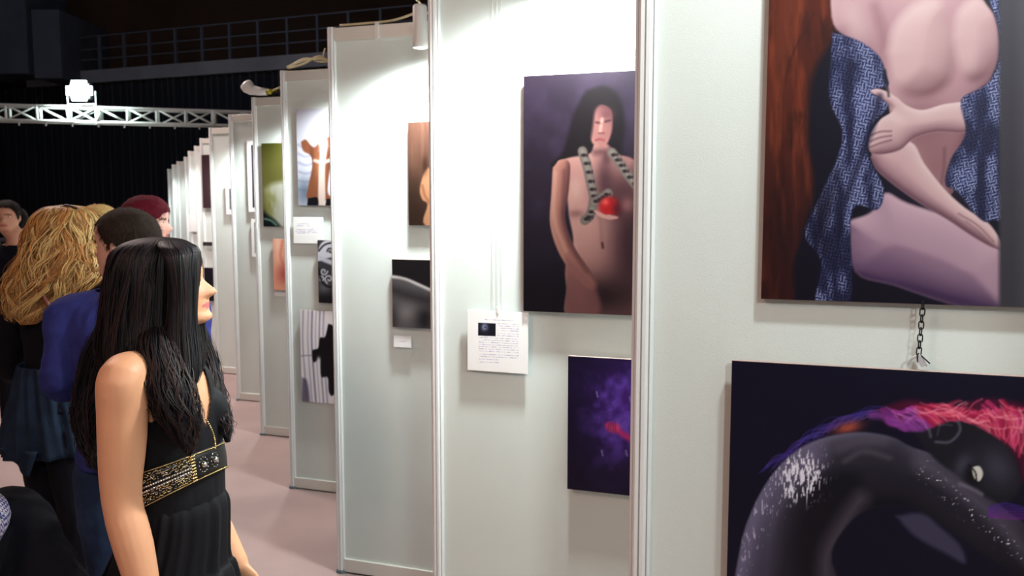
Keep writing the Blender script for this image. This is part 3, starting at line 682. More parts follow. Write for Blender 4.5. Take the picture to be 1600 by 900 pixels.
A.line([(604, 431), (630, 434), (654, 444), (690, 460)], 5, (226, 222, 220), .95, 2.5, clip=f); A.line([(610, 452), (640, 462), (680, 472)], 14, (40, 37, 38), .8, 7, clip=f); A.blob((636, 488), (16, 14), (132, 126, 126), .7, clip=f); A.blob((664, 500), (14, 20), (26, 24, 26), .9, clip=f); A.blob((612, 500), (10, 22), (44, 40, 42), .8, clip=f)
hang('monochrome_body_print', 2, lf, wd, A, 'black and white print of a curved body edge, lower picture on the third bay', 'print', gain=0.9)
lf = ((615, 524), (615, 542)); wd = .085
q = quad_of(2, lf, wd, .02, .003)
A = sheet(60, 30, q, None, [(621, 636, 533.5, .0)]); r, _ = hang('name_card', 2, lf, wd, A, 'small white name card below the monochrome body print', 'card', thick=.003, m='paper', edge=M['paper']); setcol(r.children[0].data, np.tile(s2l((246, 244, 252)), (8, 1)))
# ---- bay 4
lf = ((461, 171), (468, 321)); wd = .38
A = Art(quad_of(3, lf, wd), 110, 150, (224, 224, 240)); X, Y = A.X, A.Y
for k in range(6): A.line([(466, 226 + 14 * k), (480, 232 + 13 * k), (500, 222 + 14 * k)], 3, (150, 158, 190), .7, 2)
A.blob((476, 300), (14, 22), (90, 110, 130), .8); A.mix(np.clip((X - 512) / 4, 0, 1) * (Y < 230), (170, 165, 200))
f = A.poly([(470, 222), (478, 218), (490, 230), (502, 220), (518, 214), (522, 240), (516, 262), (512, 300), (520, 312), (482, 312), (482, 290), (488, 262), (486, 244), (474, 236)], (140, 84, 58), 1.4)
A.blob((500, 260), (6, 20), (206, 146, 106), .6, clip=f); A.blob((487, 250), (3, 26), (90, 52, 40), .8, clip=f); A.blob((514, 250), (3, 26), (90, 52, 40), .7, clip=f)
A.line([(492, 251), (504, 254), (516, 250)], 5, (214, 200, 200), .9, 1.5)
A.poly([(497, 222), (500, 210), (508, 212), (512, 226), (508, 260), (508, 322), (498, 322), (498, 270), (500, 240)], (226, 204, 196), 1.4); A.line([(498, 236), (502, 226), (514, 228)], 3, (160, 130, 124), .8, 1.5)
A.poly([(481, 310), (496, 309), (496, 326), (481, 326)], (20, 18, 26), 1); A.poly([(510, 311), (530, 311), (530, 326), (510, 326)], (20, 18, 26), 1)
hang('scarf_figure_print', 3, lf, wd, A, 'bright print of a figure with raised arms and a white scarf', 'print', gain=0.6)
lf = ((457, 339), (460, 380)); wd = .2
q = quad_of(3, lf, wd, .02, .003)
A = sheet(110, 80, q, None, [(463, 482, 350, -.02), (463, 484, 353, -.02)] + [(462, 496, 359 + 2.6 * k, -.03) for k in range(3)]); r, _ = hang('typed_sheet', 3, lf, wd, A, 'white typed sheet between the scarf figure and the ironwork print', 'sheet', thick=.003, m='paper', edge=M['paper']); setcol(r.children[0].data, np.tile(s2l((246, 244, 252)), (8, 1)))
lf = ((496, 375), (498, 473)); wd = .36
A = Art(quad_of(3, lf, wd, .03), 110, 110, (60, 60, 66)); X, Y = A.X, A.Y
A.mix(np.clip((Y - 440) / 10, 0, 1), (26, 26, 30)); A.blob((506, 450), (14, 10), (110, 110, 118), .8)
A.poly([(494, 396), (502, 380), (514, 374), (530, 378), (530, 398), (508, 404), (496, 408)], (210, 210, 222), 1.4); A.line([(498, 392), (508, 382), (526, 378)], 2.4, (24, 24, 28), 1, 1); A.line([(497, 402), (512, 408), (528, 414)], 7, (200, 200, 214), .95, 1.5)
for c, r_, ph in (((506, 424), 6, 0), ((514, 436), 7, 2), ((502, 436), 5, 4), ((524, 424), 6, 1), ((516, 392), 5, 3)):
    A.line([(c[0] + r_ * (1 - a / 9) * math.cos(a + ph), c[1] + r_ * (1 - a / 9) * math.sin(a + ph)) for a in range(8)], 2.2, (206, 206, 216) if c[1] > 400 else (20, 20, 24), .95, .8)
A.line([(498, 420), (502, 438), (512, 448), (526, 446)], 2.4, (16, 16, 20), 1, 1)
hang('ironwork_print', 3, lf, wd, A, 'black and white print of curling ironwork on the fourth bay', 'print', gain=0.9, d=.03)
lf = ((468, 484), (472, 627)); wd = .40
A = Art(quad_of(3, lf, wd), 110, 130, (230, 228, 240)); X, Y = A.X, A.Y
for k, x in enumerate((474, 482, 488, 494, 500, 506)): A.line([(x, 484), (x - 1, 530), (x + 2, 580), (x + 6, 632)], 1 + .6 * (k % 3), (130, 124, 146) if k % 2 else (70, 66, 84), .7, 1.2)
A.poly([(513, 506), (519, 508), (523, 516), (522, 545), (530, 560), (530, 600), (520, 618), (514, 612), (512, 590), (502, 588), (500, 562), (490, 566), (488, 548), (497, 544), (500, 528), (508, 526)], (16, 14, 20), 1.2)
A.blob((498, 562), (3, 5), (214, 210, 224), .9); A.line([(471, 556), (488, 555)], 1.6, (120, 116, 134), .8, 1); A.poly([(472, 590), (480, 596), (484, 632), (472, 632)], (80, 72, 92), 2, .8)
hang('ink_figure_print', 3, lf, wd, A, 'white print with a black ink-like figure shape, lowest on the fourth bay', 'print')
# ---- bay 5
lf = ((408, 224), (412, 354)); wd = .45
A = Art(quad_of(4, lf, wd), 90, 110, (92, 92, 38)); X, Y = A.X, A.Y
A.mix(np.clip((Y - 230) / 60, 0, .5), (120, 116, 66)); n = vnoise(X / 5, Y / 10, 4)
A.poly([(414, 296), (430, 286), (460, 290), (460, 356), (432, 352), (420, 330)], (212, 214, 204), 5, .95); A.mix(np.exp(-((X - 422) / 11) ** 2 - ((Y - 316) / 24) ** 2) * np.clip(n * 1.6, 0, 1), (140, 140, 70)); A.poly([(404, 320), (416, 334), (432, 346), (438, 360), (404, 360)], (18, 30, 34), 3); A.line([(414, 342), (424, 345), (432, 352)], 2.4, (150, 200, 170), .9, 1.4)
hang('green_white_print', 4, lf, wd, A, 'olive green print with a blurred white shape, upper on the fifth bay', 'print', gain=0.6)
lf = ((426, 373), (428, 453)); wd = .40
A = Art(quad_of(4, lf, wd), 70, 70, (222, 158, 132)); X, Y = A.X, A.Y
A.blob((434, 372), (5, 40), (240, 196, 174), .8); A.blob((444, 428), (12, 16), (168, 78, 74), .85); A.line([(442, 376), (438, 400), (446, 420)], 2.5, (190, 110, 84), .7, 2)
hang('pink_skin_print', 4, lf, wd, A, 'pink close-up print below the olive green one', 'print')
lf = ((429, 457), (429, 463)); wd = .09
A = Art(quad_of(4, lf, wd, .02, .003), 20, 8, (240, 238, 250)); r, _ = hang('name_card', 4, lf, wd, A, 'tiny white name card below the pink close-up print', 'card', thick=.003, m='paper', edge=M['paper']); setcol(r.children[0].data, np.tile(s2l((240, 240, 250)), (8, 1)))
# ---- bays 6 to 8: small pictures, some with white borders
def framed(i, lf, wd, label, inner, border, name='framed_picture'):
    A = Art(quad_of(i, lf, wd), 40, 60, (246, 246, 248) if border else inner)
    if border:
        h_ = lf[1][1] - lf[0][1]; b_ = border
        m = (A.u > b_ * 1.0) & (A.u < 1 - b_) & (A.v > b_ * wd * 1350 / 8 / h_) & (A.v < 1 - b_ * wd * 1350 / 8 / h_); A.mix(m * 1.0, inner)
    A.mix(vnoise(A.u * 6, A.v * 6, 3) * .25 * (A.C[..., 0] < 200), (80, 60, 60))
    hang(name, i, lf, wd, A, label, 'picture')
framed(5, ((387, 220), (387, 331)), .45, 'dark picture with a white border, upper on the sixth bay', (46, 36, 50), .09)
framed(5, ((392, 342), (394, 401)), .34, 'grey picture with a white border, lower on the sixth bay', (110, 112, 120), .09)
framed(6, ((352, 287), (354, 335)), .36, 'small dark picture with a white border on the seventh bay', (50, 46, 60), .12)
framed(7, ((315, 242), (317, 325)), .5, 'dark brown borderless picture, upper on the eighth bay', (52, 36, 42), 0, 'dark_print')
framed(7, ((317, 378), (317, 384)), .3, 'thin dark strip picture, middle of the eighth bay', (50, 46, 50), 0, 'dark_print')
framed(7, ((319, 418), (320, 470)), .5, 'black borderless picture, lowest on the eighth bay', (16, 18, 30), 0, 'dark_print')
framed(9, ((294, 335), (294, 362)), .3, 'tiny white sheet on the tenth bay', (240, 240, 246), 0, 'pinned_sheet')

# ---- chain and hook between the two prints of the first bay
tc, zc1 = hit(0, 1442, 478, .03); _, zc0 = hit(0, 1440, 566, .03)
ch = empty('hanging_chain', onbay(0, tc, zc1, .03), -AL, label='short black metal chain between the two prints of the nearest bay', cat='chain')
def link_mesh(l, w_, r):
    bm = bmesh.new(); pts = []
    for k in range(16):
        a = 2 * PI * k / 16; pts.append((w_ / 2 * math.cos(a), 0, (l / 2 - w_ / 2) * (1 if math.sin(a) >= 0 else -1) + w_ / 2 * math.sin(a)))
    tube(bm, pts, r, 6, closed=True); me = bpy.data.meshes.new('link'); bm.normal_update(); bm.to_mesh(me); bm.free(); me.materials.append(M['chain']); return me
nl = 9; H_ = zc1 - zc0 + .004; ll = H_ / nl * 1.28; lm = link_mesh(ll, .0082, .0011)
for k in range(nl):
    o = link('chain_link', lm, None, ch); o.location = (-.0004 * k, 0, .006 - H_ * (k + .5) / nl); o.rotation_euler = (0, R(3 * math.sin(k * 2)), R(20 if k % 2 else 62))
hk = empty('picture_hook', onbay(0, tc - .002, zc0, .026), -AL, label='bright steel hook on the top edge of the curled figure print', cat='hook')
bm = bmesh.new(); tube(bm, catmull([(-.016, 0, -.006), (-.010, -.003, .006), (0, -.004, .012), (.006, -.003, .004), (.012, -.001, -.006)], 5), .0016, 6); obj('hook_wire', bm, M['steel'], hk, True)
bm = bmesh.new(); box(bm, (-.001, -.006, -.009), (.007, -.004, .011), Matrix.Rotation(R(-28), 4, 'Y')); obj('hook_plate', bm, M['steel'], hk)
bm = bmesh.new(); tube(bm, [(.002, -.004, .012), (.016, -.008, -.001)], .0013, 6); obj('hook_prong', bm, M['chain'], hk, True)

# ================================================================== people
FV = np.array([0, .02, .05, .09, .14, .175, .19, .21, .225, .245, .27, .30, .33, .36, .40, .45, .50, .55, .60, .68, .76, .84, .91, .965, 1.0])
FF = np.array([.20, .36, .415, .43, .400, .412, .425, .405, .428, .430, .412, .415, .42, .42, .415, .405, .398, .420, .432, .430, .405, .345, .255, .140, .0])
FB = np.array([-.02, .02, .08, .14, .20, .24, .25, .27, .28, .30, .32, .34, .36, .37, .39, .41, .42, .43, .435, .43, .405, .35, .265, .15, .0])
FW = np.array([.12, .19, .225, .25, .268, .28, .284, .29, .295, .298, .302, .306, .31, .313, .317, .322, .326, .332, .338, .340, .322, .275, .205, .115, .0])
NV = np.array([.0, .275, .29, .315, .335, .37, .42, .47, .52, .55, 1.0]); NA = np.array([0, .0, .05, .105, .125, .105, .07, .038, .012, 0, 0])
def head_pt(phi, v, off=0.0, nose=1.0):
    f, b, w_ = np.interp(v, FV, FF), np.interp(v, FV, FB), np.interp(v, FV, FW)
    c, s = math.cos(phi), math.sin(phi)
    if c >= 0: x = f * abs(c) ** .78; 
    else: x = -b * abs(c) ** .9
    y = w_ * (abs(s) ** .88) * (1 if s >= 0 else -1)
    if c > 0:
        x += nose * np.interp(v, NV, NA) * math.exp(-(y / (.058 + .03 * (1 - min(1, abs(v - .32) / .1)))) ** 2)
        e = math.exp(-((abs(y) - .145) / .07) ** 2 - ((v - .49) / .035) ** 2); x -= .035 * e
        lipw = math.exp(-(y / .13) ** 4)
        if .16 < v < .26: x -= .022 * (1 - lipw)
    L = math.hypot(x, y) + 1e-6
    return Vector((y * (1 + off / L), x * (1 + off / L), v + off * max(0, (v - .5)) * 1.2))   # x right, y forward
def head_mesh(bm, Mh, nose=1.0):
    ns = 48; vs = list(np.linspace(0, .27, 16)) + list(np.linspace(.285, .985, 34))
    rg = [[bm.verts.new(Mh @ head_pt(2 * PI * k / ns, v, 0, nose)) for k in range(ns)] for v in vs]
    for a, b in zip(rg, rg[1:]):
        for k in range(ns): bm.faces.new((a[k], a[(k + 1) % ns], b[(k + 1) % ns], b[k]))
    bm.faces.new(rg[0][::-1]); bm.faces.new(rg[-1])
    for sx in (-1, 1):
        E = Mh @ Matrix.Translation((sx * .335, -.03, .42)) @ Matrix.Rotation(R(-12), 4, 'X') @ Matrix.Rotation(sx * R(22), 4, 'Z')
        bmesh.ops.create_uvsphere(bm, u_segments=12, v_segments=10, radius=1, matrix=E @ Matrix.Diagonal((.030, .075, .135, 1)))
        bmesh.ops.create_uvsphere(bm, u_segments=10, v_segments=8, radius=1, matrix=E @ Matrix.Translation((sx * .02, -.03, .02)) @ Matrix.Diagonal((.022, .06, .11, 1)))
def hand_mesh(bm, wrist, d, palm_n, size=.18, curl=25, thumb=1):
    d = Vector(d).normalized(); n = Vector(palm_n); n = (n - d * n.dot(d)).normalized(); s = d.cross(n)
    L = size; chain(bm, [(wrist - d * .02, L * .14, L * .11), (wrist + d * L * .12, L * .17, L * .09), (wrist + d * L * .32, L * .23, L * .08), (wrist + d * L * .48, L * .22, L * .065)], s, 3, 14)
    for k, ln in enumerate((.40, .46, .43, .34)):
        o = wrist + d * L * .45 + s * L * (.165 - .11 * k) * thumb; p = [o]; dd = d + s * (.08 - .05 * k) * thumb; dd.normalize(); a = 0
        for j, f in enumerate((.45, .30, .25)):
            a += R(curl) * (.6 + .3 * j); q = dd * math.cos(a) + n * math.sin(a); p.append(p[-1] + q * L * ln * f)
        tube(bm, [p[0] - dd * L * .1] + p, [L * .05, L * .049, L * .045, L * .041, L * .034], 8); ball(bm, p[-1], L * .034, 8, 6)
    o = wrist + d * L * .12 + s * L * .13 * thumb; t1 = (d * .75 + s * .62 * thumb + n * .25).normalized(); t2 = (d * .93 + s * .25 * thumb + n * .3).normalized()
    p = [o - t1 * L * .06, o, o + t1 * L * .20, o + t1 * L * .20 + t2 * L * .17, o + t1 * L * .20 + t2 * L * .28]; tube(bm, p, [L * .06, L * .07, L * .06, L * .05, L * .04], 8); ball(bm, p[-1], L * .04, 8, 6)

class Fig:
    def __init__(s, X, Y, ang, H, label, female=False, head_ang=None, lean=(0, 0), head_at=None, pitch=0, hs=None):
        s.root = empty('person', (X, Y, 0), R(ang - 90), label=label, cat='person')
        s.M = Matrix.Translation((X, Y, 0)) @ Matrix.Rotation(R(ang - 90), 4, 'Z'); s.I = s.M.inverted()
        s.H = H; s.female = female; f = female; h = H
        lx, ly = lean
        s.torso = [((lx * u, ly * u, z * h), a * h, b * h) for z, a, b, u in (
            ((.475, .080, .062, 0), (.52, .100, .068, 0), (.57, .088, .060, .2), (.625, .070, .053, .4), (.68, .080, .060, .6), (.735, .088, .066, .8), (.78, .094, .058, .9), (.815, .072, .043, 1), (.838, .034, .036, 1), (.87, .031, .034, 1.05)) if f else
            ((.475, .085, .066, 0), (.52, .094, .070, 0), (.57, .090, .064, .2), (.625, .086, .060, .4), (.68, .092, .065, .6), (.735, .102, .070, .8), (.78, .106, .064, .9), (.818, .082, .048, 1), (.842, .040, .041, 1), (.875, .036, .039, 1.05)))]
        sw = .098 if f else .112
        s.arm = {}
        for k, sx in (('L', -1), ('R', 1)):
            sh = Vector((sx * sw * h + lx, ly, .795 * h)); s.arm[k] = [sh, sh + Vector((sx * .02, -.01, -.178 * h)), sh + Vector((sx * .02, .05, -.33 * h))]
        s.leg = {k: [Vector((sx * .050 * h, 0, .49 * h)), Vector((sx * .054 * h, .01, .275 * h)), Vector((sx * .056 * h, -.01, .05 * h))] for k, sx in (('L', -1), ('R', 1))}
        s.footdir = Vector((0, 1, 0))
        ha = (head_ang if head_ang is not None else ang) - ang
        s.hs = hs or .132 * h
        c = s.I @ head_at if head_at is not None else Vector((lx * 1.1, ly * 1.1 + .012 * h, .862 * h))
        s.Mh = Matrix.Translation(c) @ Matrix.Rotation(R(ha), 4, 'Z') @ Matrix.Rotation(R(pitch), 4, 'X') @ Matrix.Diagonal((s.hs, s.hs, s.hs, 1))
        s.nose = 1.0
    def limb(s, bm, P, rr, inf=0.0, ext=0):
        p = [Vector(q) for q in P]; 
        if len(rr) == 5: rings = [(p[0], rr[0], rr[0]), ((p[0] + p[1]) / 2, rr[1], rr[1]), (p[1], rr[2], rr[2]), ((p[1] * .6 + p[2] * .4), rr[3], rr[3]), (p[2], rr[4], rr[4])]
        chain(bm, rings, (1, 0, .01), 3, 16, inf)
    def armr(s): k = .92 if s.female else 1.08; h = s.H * k; return (.034 * h, .029 * h, .0235 * h, .0235 * h, .0155 * h)
    def legr(s): h = s.H; return (.055 * h, .050 * h, .034 * h, .033 * h, .021 * h)
    def body(s, voxel=.008, base=(214, 162, 132), lips=(176, 96, 92), smooth=3, legs=True, hands=True):
        bm = bmesh.new(); chain(bm, s.torso, (1, 0, 0), 4, 28)
        nb = s.torso[-1]; hc = s.Mh @ Vector((0, -.03, .12)); chain(bm, [s.torso[-3], s.torso[-2], (Vector(nb[0]), nb[1], nb[2]), (hc, nb[1], nb[2]), (s.Mh @ Vector((0, -.03, .3)), nb[1], nb[2])], (1, 0, 0), 3, 20)
        head_mesh(bm, s.Mh, s.nose)
        for k in 'LR':
            a = s.arm[k]; s.limb(bm, a, s.armr()); r0 = s.armr()[0]; T7 = Vector(s.torso[7][0]); T6 = Vector(s.torso[6][0])
            chain(bm, [(T7, r0 * .8, r0 * .8), (T7.lerp(a[0], .6) + Vector((0, 0, .004)), r0 * .92, r0 * .92), (Vector(a[0]) + Vector((0, 0, .006)), r0 * .98, r0 * .98), (Vector(a[0]).lerp(a[1], .22), r0 * 1.0, r0 * 1.0)], (0, 1, 0), 4, 18)
            if hands:
                d = (a[2] - a[1]).normalized(); sx = 1 if k == 'R' else -1
                hand_mesh(bm, a[2], d, (-sx, 0, 0), .104 * s.H, 22, 1 if k == 'L' else 1)
            l = s.leg[k]; s.limb(bm, l, s.legr())
            f = s.footdir; chain(bm, [(l[2] + Vector((0, 0, -.01)) - f * .03, .034, .03), (l[2] + f * .03 + Vector((0, 0, -.03)), .036, .03), (l[2] + f * .12 + Vector((0, 0, -.05)), .042, .022), (l[2] + f * .17 + Vector((0, 0, -.055)), .034, .016)], (1, 0, 0), 3, 14)
        if s.female:
            C = Vector(s.torso[5][0])
            for sx in (-1, 1): ball(bm, C + Vector((sx * .042 * s.H, .042 * s.H, -.002)), .036 * s.H, 16, 12)
        me = fuse(bm, voxel, smooth); s.relax(me, voxel); co = coords(me)
        o = link('body', me, M['skin'], s.root); Mi = np.array(s.Mh.inverted()); q = co @ Mi[:3, :3].T + Mi[:3, 3]
        rgb = np.tile(s2l(base), (len(co), 1)); 
        lm = (np.abs(q[:, 2] - .208) < .034) & (q[:, 1] > .33) & (np.abs(q[:, 0]) < .13 - 1.8 * np.abs(q[:, 2] - .208)); rgb[lm] = s2l(lips)
        br = (np.abs(q[:, 2] - .555) < .02) & (q[:, 1] > .25) & (np.abs(np.abs(q[:, 0]) - .15) < .09); rgb[br] = s2l((60, 40, 32))
        ck = np.exp(-((np.abs(q[:, 0]) - .2) / .08) ** 2 - ((q[:, 2] - .33) / .09) ** 2) * (q[:, 1] > 0); rgb = rgb * (1 - .2 * ck[:, None]) + s2l((206, 120, 104)) * .2 * ck[:, None]
        setcol(me, rgb); s.bodyo = o
        for sx in (-1, 1):
            bm = bmesh.new(); ball(bm, s.Mh @ Vector((sx * .145, .305, .49)), .055 * s.hs, 12, 10); e = obj('eye', bm, M['eye'], s.root, True)
            bm = bmesh.new(); ball(bm, s.Mh @ Vector((sx * .145, .338, .49)), .027 * s.hs, 10, 8); obj('iris', bm, M['iris'], e, True)
        return o
    def relax(s, me, voxel):
        b = bmesh.new(); b.from_mesh(me); Mi = s.Mh.inverted(); hz = [Vector(s.arm[k][2]) for k in 'LR']
        vs = [v for v in b.verts if (Mi @ v.co).z < -.05 and min((v.co - h).length for h in hz) > .03 * s.H and v.co.z > .2 and not any((v.co - h).length < .16 * s.H for h in hz)]
        for _ in range(int(.06 / voxel)): bmesh.ops.smooth_vert(b, verts=vs, factor=.5, use_axis_x=True, use_axis_y=True, use_axis_z=True)
        b.to_mesh(me); b.free()
    def top(s, m, name='shirt', inf=.010, hem=.47, sleeve=1.0, neck=.835, voxel=.008, folds=.006, seed=0, flare=0.0):
        bm = bmesh.new(); h = s.H
        T = [(Vector(p), a + flare * max(0, .6 - Vector(p).z / h) , b + flare * max(0, .6 - Vector(p).z / h)) for p, a, b in s.torso[:-1]]
        T = [(Vector((T[0][0].x, T[0][0].y, hem * h - .06)), T[0][1], T[0][2])] + T if hem < .475 else T
        chain(bm, T, (1, 0, 0), 4, 28, inf)
        for k in 'LR':
            a = s.arm[k]; r = [x + .004 for x in s.armr()]
            if sleeve >= 1: P = a
            else: P = [a[0], a[0].lerp(a[1], sleeve * .55), a[0].lerp(a[1], sleeve)]
            s.limb(bm, P, r if sleeve >= 1 else [r[0], r[0] * .97, r[1] * 1.05, r[1], r[1]], inf)
            ball(bm, a[0], s.armr()[0] * 1.1 + inf); r0 = s.armr()[0] + inf; T7 = Vector(s.torso[7][0])
            chain(bm, [(T7, r0 * .85, r0 * .85), (T7.lerp(a[0], .6) + Vector((0, 0, .004)), r0 * .96, r0 * .96), (Vector(a[0]) + Vector((0, 0, .006)), r0, r0), (Vector(a[0]).lerp(a[1], .22), r0, r0)], (0, 1, 0), 4, 18)
        if s.female:
            C = Vector(s.torso[5][0])
            for sx in (-1, 1): ball(bm, C + Vector((sx * .042 * h, .042 * h, -.002)), .036 * h + inf, 16, 12)
        me = fuse(bm, voxel, 3); s.fold(me, folds, seed)
        nz = neck * h; hz = hem * h
        nc = Vector(s.torso[-2][0])
        me = cut(me, lambda c: (c[:, 2] > hz) & ~((c[:, 2] > nz - .0) & (np.hypot(c[:, 0] - nc.x, c[:, 1] - nc.y) < .088)))
        if sleeve >= 1:
            ar = s.arm
            def kp(c):
                k_ = np.ones(len(c), bool)
                for k in 'LR':
                    a, b = np.array(ar[k][1]), np.array(ar[k][2]); d = (b - a) / np.linalg.norm(b - a); e = np.linalg.norm(b - a)
                    rel = c - b; t = rel @ d; rad = np.linalg.norm(rel - t[:, None] * d, axis=1); k_ &= ~((t > -.015) & (rad < .06) & (t < .08))
                return k_
            me = cut(me, kp)
        o = link(name, me, m, s.root); shell(o, .003); return o
    def fold(s, me, amp, seed=0):
        c = coords(me); me.update(); n = np.empty(len(c) * 3); me.vertices.foreach_get('normal', n); n = n.reshape(-1, 3)
        a = np.arctan2(c[:, 1], c[:, 0]) * 2.2
        v = vnoise(a * 1.6 + seed + c[:, 2] * 3, c[:, 2] * 9 + seed * 3 + 40, 3) - .42 + .6 * (vnoise(c[:, 0] * 14 + seed + 30, c[:, 2] * 22 + c[:, 1] * 10 + 40, 2) - .4)
        me.vertices.foreach_set('co', (c + n * (v * amp * 2)[:, None]).ravel()); me.update()
    def trousers(s, m, name='trousers', inf=.010, top=.56, voxel=.008, folds=.005):
        bm = bmesh.new(); h = s.H; chain(bm, s.torso[:4], (1, 0, 0), 4, 24, inf)
        for k in 'LR':
            l = s.leg[k]; r = s.legr(); s.limb(bm, [l[0], l[1], l[2]], [r[0], r[1], r[2] + .006, r[3] + .006, r[4] + .022], inf)
        me = fuse(bm, voxel, 3); s.fold(me, folds, 3); tz = top * h
        me = cut(me, lambda c: (c[:, 2] < tz) & (c[:, 2] > .035)); o = link(name, me, m, s.root); shell(o, .003); return o
    def shoes(s, m=None):
        for k in 'LR':
            l = s.leg[k][2]; f = s.footdir; bm = bmesh.new()
            chain(bm, [(Vector((l.x, l.y, 0.058)) - f * .045, .040, .045), (Vector((l.x, l.y, .055)) + f * .03, .044, .046), (Vector((l.x, l.y, .040)) + f * .12, .050, .034), (Vector((l.x, l.y, .034)) + f * .19, .036, .026)], (1, 0, 0), 4, 18)
            for v in bm.verts: v.co.z = max(v.co.z, .004)
            obj('shoe', bm, m or M['shoe'], s.root, True)
    def cap(s, color, off=.05, hair=None, name='hair', var=.25, lowback=.16, temple=.62, front=.80, fuzz=3000, fl=1.0):
        """short hair: a shell over the skull, thick in the middle and thinning to nothing at the hairline"""
        ns, nv = 72, 44; vs = np.linspace(.08, .992, nv); bm = bmesh.new(); g = {}
        for j, v in enumerate(vs):
            for k in range(ns):
                phi = 2 * PI * k / ns; a = abs((phi + PI) % (2 * PI) - PI) / PI      # 0 front, 1 back
                line_ = np.interp(a, [0, .16, .30, .42, .5, .60, 1], [front, front - .01, temple + .06, temple - .16, .36, lowback + .06, lowback])
                e = (v - line_) / .06; t = max(-1, min(1, e))
                o_ = off * (.35 + .65 * min(1, max(0, (v - line_) / .25))) * (1 + .25 * (float(vnoise(np.array(k * .7), np.array(j * .5), 3)) - .45)) if t > 0 else -.03
                g[j, k] = (bm.verts.new(s.Mh @ head_pt(phi, v, o_, s.nose)), t > -.5)
        for j in range(nv - 1):
            for k in range(ns):
                q = [g[j, k], g[j, (k + 1) % ns], g[j + 1, (k + 1) % ns], g[j + 1, k]]
                if all(x[1] for x in q): bm.faces.new([x[0] for x in q])
        bm.faces.new([g[nv - 1, k][0] for k in range(ns)])
        bmesh.ops.delete(bm, geom=[v for v in bm.verts if not v.link_faces], context='VERTS')
        o = obj(name, bm, M['haircap'], s.root, True); me = o.data; c = coords(me)
        rg = random.Random(3); V_, F_ = [], []; P_ = [v for v in me.vertices]; cen = s.Mh @ Vector((0, 0, .6)); crown = s.Mh @ Vector((0, -.25, .95)); dn = (s.Mh.to_3x3() @ Vector((0, 0, -1))).normalized()
        for _ in range(fuzz):
            v = P_[rg.randrange(len(P_))]; p0 = v.co + Vector([rg.uniform(-.004, .004) for _ in range(3)]); nn = (p0 - cen).normalized(); t = (p0 - crown).normalized(); t = (t - nn * t.dot(nn) + dn * .3); sd = nn.cross(t).normalized() * .0007; L_ = rg.uniform(.008, .022) * fl
            b0 = len(V_); q0 = p0 - nn * .003; q1 = p0 + nn * .0025 + t * L_ * .5; q2 = p0 + nn * .002 + t * L_
            V_ += [tuple(q0 - sd), tuple(q0 + sd), tuple(q1 + sd), tuple(q1 - sd), tuple(q2)]; F_ += [(b0, b0 + 1, b0 + 2, b0 + 3), (b0 + 3, b0 + 2, b0 + 4)]
        sm = bpy.data.meshes.new('hair_strands'); sm.from_pydata(V_, [], F_); setcol(sm, s2l(color)[None] * np.repeat(np.random.uniform(.6, 1.5, (fuzz, 1)), 5, 0)); tag(link('hair_strands', sm, M['haircap'], o), kind='stuff')
        n = vnoise(c[:, 0] * 160 + 50, c[:, 1] * 160 + c[:, 2] * 60 + 50, 3); setcol(me, s2l(color)[None] * (1 + var * (n[:, None] * 2 - 1))); return o

